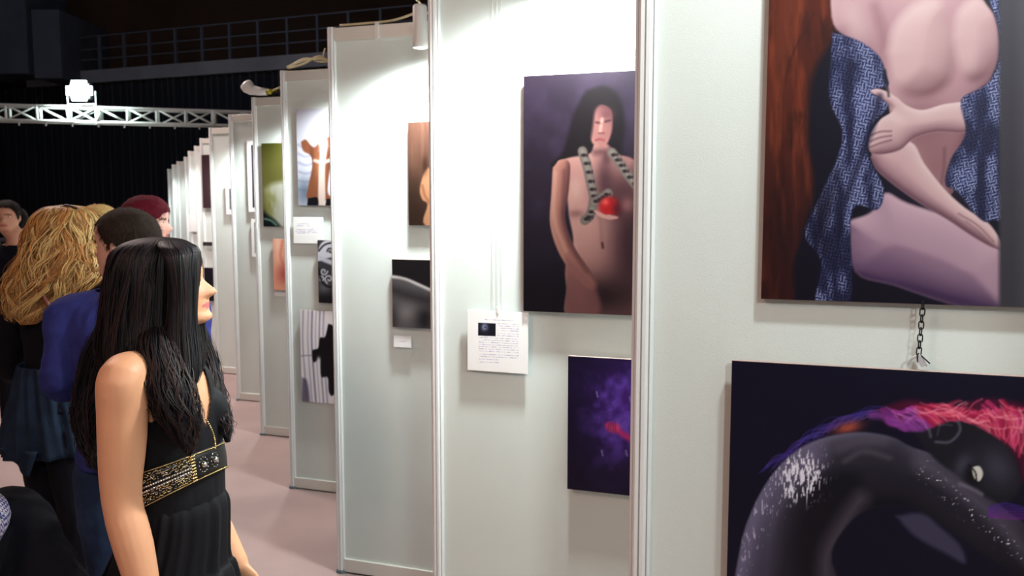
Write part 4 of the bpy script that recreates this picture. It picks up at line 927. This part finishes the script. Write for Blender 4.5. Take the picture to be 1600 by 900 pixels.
def mane(fig, rings, nst, cols, width=.0016, wave=.006, freq=9, seed=1, name='hair', seg=18, core=True, rf=(.98, 1.06), start=(.02, .2), end=(.75, 1.0), phi_range=(0, 360), parent=None, corecol=None):
    """rings in world space: (point, half width along world x, half depth); an inner mass plus many strands"""
    arr = np.array(catmull([list(p) + [a, b] for p, a, b in rings], 8)); n = len(arr); I = fig.I
    rg = random.Random(seed); par = parent or fig.root
    def ev(s_):
        x = s_ * (n - 1); i = min(int(x), n - 2); f = x - i; return arr[i] * (1 - f) + arr[i + 1] * f
    o = None
    if core:
        bm = bmesh.new(); N = 36; rr = []
        for i in range(n):
            c = arr[i]; rr.append([bm.verts.new(I @ Vector((c[0] + c[3] * math.cos(2 * PI * k / N), c[1] + c[4] * math.sin(2 * PI * k / N), c[2] + .0 ))) for k in range(N)])
        for a, b in zip(rr, rr[1:]):
            for k in range(N): bm.faces.new((a[k], b[k], b[(k + 1) % N], a[(k + 1) % N]))
        bm.faces.new(rr[0]); bm.faces.new(rr[-1][::-1]); bmesh.ops.recalc_face_normals(bm, faces=bm.faces)
        o = obj(name, bm, M['hairmass'], par, True); me = o.data; c = coords(me)
        th_ = np.arctan2(c[:, 1], c[:, 0]); setcol(me, s2l(corecol if corecol is not None else cols[0])[None] * (.75 + .5 * vnoise(c[:, 0] * 90 + 60, c[:, 1] * 90 + 60, 3)[:, None]))
    V_, F_, C_ = [], [], []
    clumps = [(rg.uniform(0, 6.28), rg.uniform(0, 6.28), rg.uniform(-.35, .35), rg.uniform(*end), rg.randrange(len(cols)), rg.uniform(.7, 1.3)) for _ in range(int(60 * (phi_range[1] - phi_range[0]) / 360))]
    for _ in range(nst):
        phi = R(rg.uniform(*phi_range)); s0 = rg.uniform(*start); s1 = rg.uniform(*end); k_ = rg.uniform(*rf); ph = rg.uniform(0, 6.28); ph2 = rg.uniform(0, 6.28); w = wave * rg.uniform(.5, 1.5); fr = freq * rg.uniform(.7, 1.3)
        col = s2l(cols[rg.randrange(len(cols))]) * rg.uniform(.75, 1.25); wd = width * rg.uniform(.6, 1.5); drift = rg.uniform(-.35, .35)
        if rg.random() < .85:
            cl = clumps[int((math.degrees(phi) - phi_range[0]) / (phi_range[1] - phi_range[0]) * len(clumps)) % len(clumps)]
            ph = cl[0] + rg.uniform(-.5, .5); ph2 = cl[1] + rg.uniform(-.5, .5); drift = cl[2] + rg.uniform(-.05, .05); s1 = cl[3] + rg.uniform(-.05, .02); s1 = min(s1, end[1]); fr = freq * cl[5]
            if rg.random() < .6: col = s2l(cols[cl[4]]) * rg.uniform(.75, 1.25)
        b0 = len(V_)
        for j in range(seg + 1):
            u = j / seg; s_ = s0 + (s1 - s0) * u; c = ev(s_); a = phi + drift * u
            am = w * min(1, s_ * 2.2) ** 1.5
            r_ = k_ + .10 * max(0, u - .8)
            rad = Vector((math.cos(a), math.sin(a), 0)); tan = Vector((-rad.y, rad.x, 0))
            p = Vector((c[0] + c[3] * r_ * rad.x, c[1] + c[4] * r_ * rad.y, c[2])) + tan * am * math.sin(fr * s_ + ph) + rad * am * .6 * math.cos(fr * s_ * 1.1 + ph2)
            t = wd * (1 - .75 * u ** 3) * (.35 + .65 * min(1, u * 6))
            for q in (tan * t, rad * t * .7, -tan * t):
                V_.append(tuple(I @ (p + q))); C_.append(col)
            if j:
                i0 = b0 + (j - 1) * 3; i1 = b0 + j * 3
                for q in range(2): F_.append((i0 + q, i1 + q, i1 + q + 1, i0 + q + 1))
    me = bpy.data.meshes.new('hair_strands'); me.from_pydata(V_, [], F_); setcol(me, np.clip(np.array(C_), 0, 1))
    so = link('hair_strands', me, M['hair'], o or par); tag(so, kind='stuff')
    return o

# ------------------------------------------------------------------ foreground woman in the black dress
Yw = 2.25
base = at(268, 700, Yw)
W = Fig(base.x, Yw, -18, 1.63, 'woman with long black hair in a black dress with a beaded belt, seen in profile', True, head_ang=4, head_at=at(273, 515, Yw), hs=.237, pitch=10)
li = lambda x, y, Y: W.I @ at(x, y, Y)
W.torso = [(li(272, 960, 2.25), .125, .100), (li(270, 880, 2.25), .132, .104), (li(277, 820, 2.25), .130, .102), (li(280, 758, 2.25), .124, .100), (li(272, 700, 2.25), .132, .108), (li(262, 645, 2.25), .142, .112), (li(252, 600, 2.25), .146, .098), (li(247, 566, 2.25), .105, .066), (li(250, 540, 2.25), .050, .050), (li(262, 505, 2.26), .047, .050)]
W.arm['R'] = [li(192, 596, 2.06), li(190, 778, 2.04), li(238, 972, 1.98)]
W.arm['L'] = [li(296, 590, 2.42), li(306, 770, 2.46), li(372, 880, 2.40)]
W.nose = 1.08
W.legr = lambda: (.078, .070, .052, .050, .034)
for k_, sx_ in (('L', -1), ('R', 1)): W.leg[k_] = [Vector((W.torso[1][0].x + sx_ * .065, W.torso[1][0].y, .80)), Vector((W.torso[1][0].x + sx_ * .075, W.torso[1][0].y + .01, .45)), Vector((W.torso[1][0].x + sx_ * .08, W.torso[1][0].y - .01, .08))]
W.armr = lambda: (.060, .057, .047, .046, .030)
W.body(voxel=.0045, base=(224, 162, 124), lips=(196, 106, 104), smooth=3)
W.shoes()
# bodice with a deep neckline and straps
bm = bmesh.new(); chain(bm, W.torso[2:9], (1, 0, 0), 5, 32, .006); C = Vector(W.torso[5][0])
for sx in (-1, 1): ball(bm, C + Vector((sx * .066, .060, -.004)), .066, 20, 14)
me = fuse(bm, .005, 4); W.fold(me, .0025, 2)
zb = li(262, 655, 2.25).z; zt = C.z
def kb(c):
    ax = np.abs(c[:, 0] - C.x); f = c[:, 1] > C.y - .01; z = c[:, 2]
    vneck = np.where(f, (C.z - .02) + (ax - .0) * 1.9, (C.z + .05) + ax * 1.5)
    k = (z < vneck) & ((z < C.z + .015) | ((ax < .108)))
    return k & (z > W.torso[2][0].z + .03)
me = cut(me, kb); o = link('bodice', me, M['black'], W.root); shell(o, .002, 1)
# skirt with folds
rows_ = [(li(280, 768, 2.25), .122, .104, 0), (li(281, 790, 2.25), .138, .116, .004), (li(275, 830, 2.25), .146, .128, .006), (li(264, 880, 2.25), .164, .146, .009)]
wz = li(264, 880, 2.25)
rows_ += [(Vector((wz.x, wz.y, .70)), .180, .165, .012), (Vector((wz.x, wz.y, .4)), .22, .20, .020), (Vector((wz.x, wz.y, .06)), .26, .24, .028)]
arr = np.array(catmull([list(p) + [a, b, f] for p, a, b, f in rows_], 6)); bm = bmesh.new(); N = 220; prev = None
for c in arr:
    ring = []
    for k in range(N):
        a = 2 * PI * k / N; f = 1 * (math.sin(a * 17 + 1.1 * math.sin(a * 3)) * .6 + math.sin(a * 29 + 2 * math.sin(a * 2)) * .35)
        dr = c[5] * f; ring.append(bm.verts.new((c[0] + (c[3] + dr) * math.cos(a), c[1] + (c[4] + dr) * math.sin(a), c[2])))
    if prev:
        for k in range(N): bm.faces.new((prev[k], ring[k], ring[(k + 1) % N], prev[(k + 1) % N]))
    prev = ring
o = obj('skirt', bm, M['black'], W.root, True); shell(o, .002)
# beaded belt
c_side = li(222, 781, 2.05); c_front = li(340, 721, 2.20); Cb = (W.torso[3][0] + W.torso[4][0]) / 2
def belt_pt(a, h, off=0):
    """a: angle, 0 = right side, 90 = front;  h: -1..1 across the band"""
    ca, sa = math.cos(a), math.sin(a); fr = (sa + 1) / 2
    z = c_side.z + (c_front.z - c_side.z) * sa + h * (.046 - .012 * max(0, sa))
    tt = np.interp(z, [W.torso[3][0].z, W.torso[4][0].z], [0, 1]); cx = W.torso[3][0].lerp(W.torso[4][0], tt)
    return Vector((cx.x + (.139 + off) * ca, cx.y + (.114 + off) * sa, z))
bm = bmesh.new(); N = 96; rg = [[bm.verts.new(belt_pt(2 * PI * k / N, h, .002 - .002 * h * h)) for k in range(N)] for h in (-1, -.5, 0, .5, 1)]
for a, b in zip(rg, rg[1:]):
    for k in range(N): bm.faces.new((a[k], a[(k + 1) % N], b[(k + 1) % N], b[k]))
bt = obj('belt', bm, M['belt'], W.root, True); shell(bt, .003, 1)
beads = {'gold': bmesh.new(), 'silver': bmesh.new()}
def bead(kind, p, r):
    bmesh.ops.create_icosphere(beads[kind], subdivisions=1, radius=r, matrix=Matrix.Translation(p))
rng = random.Random(5)
for k in range(150):
    a = R(-70 + 1.45 * k)
    for h in (-.95, .95): bead('gold', belt_pt(a, h, .006), .0021)
    if -60 < math.degrees(a) < 62:
        for h in (-.78, -.62, -.46, -.32, .32, .46, .62, .78):
            if rng.random() < .72: bead(rng.choice(['gold', 'silver']), belt_pt(a + R(.7 * (h > .5)), h + rng.uniform(-.05, .05), .006), rng.uniform(.0016, .0026))
        for h in (-.16, .1):
            if k % 2 == 0: bead('silver', belt_pt(a, h, .006), .0042)
for j in range(9):
    for q in (0, 1.6, 3.2): bead('gold', belt_pt(R(62 + q), -.9 + 1.8 * j / 8, .008), .0034)
for ac in (76, 92):
    bead('silver', belt_pt(R(ac), 0, .008), .010)
    for j in range(12): bead('silver', belt_pt(R(ac + 5.6 * math.cos(j * PI / 6)), .55 * math.sin(j * PI / 6), .007), .0021)
# bead line up the neckline edge
for j in range(15):
    u = j / 14; p = li(336 + 2 * math.sin(u * 3) - 14 * u ** 1.5, 700 - 44 * u, 2.14 + .0 * u); bead('gold', p, .0030)
for k_, b_ in beads.items(): tag(obj(k_ + '_beads', b_, M[k_], bt, True), kind='stuff')
# hair
bl_ = [(16, 15, 18), (24, 22, 28), (34, 30, 36), (44, 28, 26)]
def ring(x, y, Y, hw, d): return (at(x, y, Y), hw * Y / FPX, d)
mane(W, [ring(248, 370, 2.25, 8, .010), ring(248, 374, 2.25, 34, .045), ring(245, 384, 2.25, 53, .075), ring(242, 402, 2.25, 65, .095), ring(240, 440, 2.25, 69, .105), ring(236, 490, 2.25, 73, .108), ring(236, 540, 2.24, 80, .112), ring(240, 580, 2.22, 72, .105), ring(248, 620, 2.2, 50, .07)],
     1500, bl_, .0013, .006, 9, 1, start=(0, .16), end=(.72, 1.0), corecol=(13, 12, 15))
mane(W, [ring(250, 490, 2.20, 2, .005), ring(252, 520, 2.165, 30, .05), ring(258, 560, 2.13, 34, .05), ring(266, 610, 2.09, 34, .045), ring(280, 655, 2.08, 30, .035), ring(290, 690, 2.08, 14, .02), ring(296, 712, 2.08, 3, .006)], 380, bl_ + [(58, 34, 28)], .0013, .012, 16, 2, name='hair_lock', start=(0, .3), end=(.7, 1.06 - .06), corecol=(14, 12, 14), rf=(.95, 1.15))
mane(W, [ring(190, 500, 2.33, 34, .06), ring(168, 560, 2.36, 38, .07), ring(150, 620, 2.37, 28, .06), ring(143, 680, 2.36, 20, .045), ring(150, 720, 2.34, 8, .02), ring(158, 738, 2.33, 3, .01)], 420, bl_, .0013, .012, 14, 3, name='hair_lock', start=(0, .3), end=(.7, 1.0), corecol=(13, 12, 15), rf=(.95, 1.12))
mane(W, [ring(300, 510, 2.38, 20, .04), ring(318, 560, 2.38, 20, .04), ring(330, 610, 2.34, 18, .03), ring(342, 645, 2.3, 14, .02), ring(352, 668, 2.28, 10, .015), ring(356, 690, 2.27, 4, .01)], 150, bl_ + [(64, 38, 30)], .0012, .012, 16, 4, name='hair_lock', start=(0, .3), end=(.7, 1.0), corecol=(14, 12, 14), rf=(.95, 1.25))

mane(W, [ring(262, 374, 2.235, 1, .002), ring(266, 376, 2.23, 16, .035), ring(277, 384, 2.215, 23, .070), ring(283, 392, 2.205, 22, .074), ring(286, 400, 2.195, 20, .075), ring(288, 430, 2.185, 18, .065), ring(287, 470, 2.18, 18, .05), ring(284, 510, 2.17, 22, .045), ring(284, 550, 2.15, 26, .04), ring(288, 590, 2.12, 22, .03), ring(292, 610, 2.11, 8, .01)], 500, bl_, .0013, .003, 6, 9, name='hair_lock', start=(0, .2), end=(.7, 1.0), corecol=(13, 12, 15), rf=(.98, 1.05))
mane(W, [ring(262, 374, 2.26, 1, .002), ring(268, 377, 2.265, 16, .035), ring(282, 387, 2.28, 19, .055), ring(290, 400, 2.28, 16, .05), ring(293, 424, 2.29, 12, .04)], 200, bl_, .0013, .002, 6, 10, name='hair_lock', start=(0, .2), end=(.8, 1.0), corecol=(13, 12, 15), rf=(.98, 1.05))
# ------------------------------------------------------------------ man in the blue shirt
b_ = at(198, 480, 2.85)
Mn = Fig(b_.x, 2.85, 97, 1.70, 'man with short dark hair in a blue shirt, head turned left, behind the black-haired woman', False, head_ang=167, head_at=at(201, 436, 2.86), hs=.232)
lm_ = lambda x, y, Y: Mn.I @ at(x, y, Y)
Mn.arm['L'] = [lm_(112, 500, 2.84), lm_(92, 596, 2.80), lm_(150, 600, 3.02)]
Mn.arm['R'] = [Mn.arm['R'][0], Mn.arm['R'][1], Mn.arm['R'][1] + Vector((-.05, .22, -.05))]
Mn.body(.007, (208, 158, 138)); Mn.top(M['blue'], 'shirt', .014, .50, 1.0, .845, .009, .010, 1, flare=.1); Mn.trousers(M['jeans'], 'jeans', .012); Mn.shoes()
Mn.cap((44, 32, 26), .045, front=.76, lowback=.17, temple=.74)

# ------------------------------------------------------------------ blonde woman seen from behind
b_ = at(82, 560, 3.45)
B = Fig(b_.x, 3.45, 62, 1.66, 'woman with long wavy blonde hair seen from behind, denim jacket tied round her waist', True, head_ang=30, head_at=at(108, 432, 3.45), lean=(.03, .02), hs=.225)
lb = lambda x, y, Y: B.I @ at(x, y, Y)
B.arm['L'] = [lb(28, 482, 3.52), lb(14, 570, 3.55), lb(30, 590, 3.75)]
B.arm['R'] = [lb(138, 484, 3.42), lb(150, 575, 3.40), lb(150, 590, 3.62)]
B.body(.008, (226, 180, 150)); B.top(M['blackcloth'], 'black_top', .012, .54, 1.0, .84, .009, .006, 5); B.trousers(M['blackcloth'], 'trousers', .006); B.shoes()
# denim jacket tied round the waist
zt_, zb_ = at(60, 572, 3.4).z, at(60, 706, 3.4).z; bm = bmesh.new(); N = 120; prev = None
for j in range(15):
    u = j / 14; z = zt_ + (zb_ - zt_) * u; r_ = []
    for k in range(N):
        a = 2 * PI * k / N; f = .012 * u * math.sin(a * 11 + 2 * math.sin(a * 2)) + .006 * math.sin(a * 23 + z * 20); e = .05 * max(0, math.sin(a * 1 + 3.6)) * u
        r_.append(bm.verts.new((.03 * 0 + (.145 + .040 * u + f + e) * math.cos(a), (.115 + .035 * u + f + e) * math.sin(a), z - .06 * u * max(0, -math.sin(a + .8)) * 0)))
    if prev:
        for k in range(N): bm.faces.new((prev[k], r_[k], r_[(k + 1) % N], prev[(k + 1) % N]))
    prev = r_
jk = obj('denim_jacket', bm, M['denim'], B.root, True); shell(jk, .006)
bm = bmesh.new(); rr = [bm.verts.new(lb(x, y, Y)) for x, y, Y in ((2, 700, 3.30), (58, 706, 3.26), (46, 746, 3.24), (22, 722, 3.28))]; bm.faces.new(rr); bmesh.ops.subdivide_edges(bm, edges=bm.edges, cuts=6, use_grid_fill=True)
for v in bm.verts: v.co += Vector((0, .008 * math.sin(v.co.x * 60), 0))
t_o = obj('jacket_tail', bm, M['denim'], jk, True); shell(t_o, .006)
bm = bmesh.new(); tube(bm, catmull([lb(56, 440, 3.26), lb(78, 480, 3.26), lb(100, 516, 3.27), lb(132, 566, 3.30)], 5), .009, 6); obj('bag_strap', bm, M['leather'], B.root, True)
yl = [(200, 164, 104), (178, 140, 84), (196, 140, 80), (214, 180, 122), (146, 98, 56), (186, 128, 70)]
mane(B, [ring(104, 320, 3.42, 6, .01), ring(104, 324, 3.42, 28, .06), ring(104, 336, 3.42, 42, .09), ring(104, 360, 3.42, 50, .11), ring(100, 395, 3.40, 56, .12), ring(88, 430, 3.38, 62, .12), ring(66, 462, 3.36, 50, .10), ring(50, 490, 3.34, 32, .07), ring(46, 506, 3.33, 12, .03)],
     1700, yl, .0024, .026, 17, 6, start=(0, .2), end=(.6, 1.0), rf=(.93, 1.14), corecol=(150, 104, 62), seg=24)
mane(B, [ring(118, 380, 3.36, 32, .07), ring(126, 405, 3.36, 30, .07), ring(132, 428, 3.36, 22, .05), ring(138, 440, 3.36, 8, .02)], 260, yl, .0026, .016, 16, 7, name='hair_lock', start=(0, .2), end=(.7, 1), rf=(.9, 1.12), corecol=(160, 110, 66))
bm = bmesh.new(); tube(bm, catmull([B.I @ at(92, 326, 3.36), B.I @ at(104, 321, 3.37), B.I @ at(120, 326, 3.36)], 4), .005, 6); obj('hair_clip', bm, M['cableblack'], B.root, True)

# ------------------------------------------------------------------ people further along
b_ = at(232, 400, 4.0)
Rd = Fig(b_.x, 4.0, 20, 1.73, 'woman with dark red hair, only her face edge showing past the man in blue', True, head_ang=8, head_at=at(231, 384, 4.0), hs=.222)
Rd.body(.009, (232, 176, 160)); Rd.top(M['blackcloth'], 'black_top', .012, .52, 1.0, .84, .01, .006, 8); Rd.trousers(M['blackcloth']); Rd.shoes(); Rd.cap((96, 16, 34), .09, front=.70, lowback=.05, temple=.5)
b_ = at(150, 400, 4.7)
Bl = Fig(b_.x, 4.7, 80, 1.69, 'blonde person mostly hidden between the wavy-haired woman and the man in blue', True, head_ang=70, head_at=at(157, 386, 4.7), hs=.222)
Bl.body(.009, (226, 180, 150)); Bl.top(M['blackcloth'], 'black_top', .012, .52, 1.0, .84, .01, .006, 9); Bl.trousers(M['jeans'], 'jeans'); Bl.shoes(); Bl.cap((206, 172, 112), .08, front=.74, lowback=.0, temple=.5)
b_ = at(26, 400, 6.3)
Mt = Fig(b_.x, 6.3, -78, 1.71, 'dark-haired man in a black t-shirt facing the camera at the far left edge', False, head_at=at(13, 362, 6.3))
Mt.body(.008, (206, 150, 124)); Mt.top(M['blackcloth'], 'black_shirt', .014, .50, .75, .84, .01, .006, 11); Mt.trousers(M['blackcloth']); Mt.shoes(); Mt.cap((30, 22, 20), .05, front=.78)
b_ = at(30, 400, 7.3)
Md = Fig(b_.x, 7.3, 150, 1.71, 'dark-haired person in a dark jacket standing right behind the man in the black t-shirt', False, head_ang=130)
Md.body(.009, (196, 140, 118)); Md.top(M['blackcloth'], 'jacket', .02, .50, 1.0, .85, .01, .008, 12); Md.trousers(M['blackcloth']); Md.shoes(); Md.cap((24, 20, 22), .06)

# ------------------------------------------------------------------ seated person at the lower left corner
b_ = at(-94, 860, 1.98)
Sd = Fig(b_.x, 1.98, 150, 1.60, 'seated person in dark jacket and blue-white checked scarf, lower left corner', False, head_ang=160)
dz = .385 - .49 * 1.60
Sd.torso = [(Vector(p) + Vector((0, 0, dz + .04)), a, b) for p, a, b in Sd.torso]
Sd.Mh = Matrix.Translation((0, 0, dz + .04)) @ Sd.Mh
for k, sx in (('L', -1), ('R', 1)):
    sh = Sd.arm[k][0] + Vector((0, 0, dz + .04)); Sd.arm[k] = [sh, sh + Vector((sx * .06, .02, -.29)), sh + Vector((sx * .02, .28, -.30))]
    Sd.leg[k] = [Vector((sx * .09, .0, .53)), Vector((sx * .12, .44, .50)), Vector((sx * .12, .46, .085))]
e_ = Sd.I @ at(100, 940, 2.02); Sd.arm['R'] = [Sd.arm['R'][0], Sd.arm['R'][0] + (e_ - Sd.arm['R'][0]).normalized() * .30, e_ + Vector((-.05, .20, -.04))]
Sd.body(.009, (214, 164, 138)); Sd.top(M['blackcloth'], 'jacket', .022, .30, 1.0, .63, .01, .010, 14); Sd.cap((60, 44, 34), .05); Sd.shoes()
bm = bmesh.new(); chain(bm, Sd.torso[:3], (1, 0, 0), 3, 24, .012)
for k in 'LR': l = Sd.leg[k]; r = Sd.legr(); Sd.limb(bm, l, [r[0], r[1], r[2] + .006, r[3] + .004, r[4] + .02], .010)
me = fuse(bm, .01, 3); me = cut(me, lambda c: c[:, 2] > .06); o = link('trousers', me, M['jeans'], Sd.root); shell(o, .003)
m = mat('checked_scarf', (200, 200, 220), .9); M['scarf'] = m; nt = m.node_tree; bs = nt.nodes['Principled BSDF']; tc = nt.nodes.new('ShaderNodeTexCoord'); ckn = nt.nodes.new('ShaderNodeTexChecker'); ckn.inputs['Scale'].default_value = 140
ckn.inputs[1].default_value = tuple(s2l((214, 206, 226))) + (1,); ckn.inputs[2].default_value = tuple(s2l((52, 60, 128))) + (1,); nt.links.new(tc.outputs['Object'], ckn.inputs['Vector']); nt.links.new(ckn.outputs[0], bs.inputs['Base Color'])
nb_ = Vector(Sd.torso[-2][0]); bm = bmesh.new(); tube(bm, [nb_ + Vector((.098 * math.cos(a * PI / 12), .098 * math.sin(a * PI / 12), -.030 + .012 * math.sin(a * .9))) for a in range(24)], .052, 12, closed=True)
obj('checked_scarf', bm, M['scarf'], Sd.root, True)
st_ = empty('stool', (Sd.root.location.x, Sd.root.location.y, 0), R(10), label='dark round stool under the seated person at lower left', cat='stool')
bm = bmesh.new(); bmesh.ops.create_cone(bm, cap_ends=True, segments=32, radius1=.17, radius2=.17, depth=.035, matrix=Matrix.Translation((0, -.0, .35))); bevel(bm, .006, 2); obj('seat', bm, M['plastic'], st_, True)
for k in range(4):
    a = PI / 4 + k * PI / 2; bm = bmesh.new(); tube(bm, [(.12 * math.cos(a), .12 * math.sin(a), .335), (.17 * math.cos(a), .17 * math.sin(a), 0)], .013, 8); obj('leg', bm, M['steel'], st_, True)
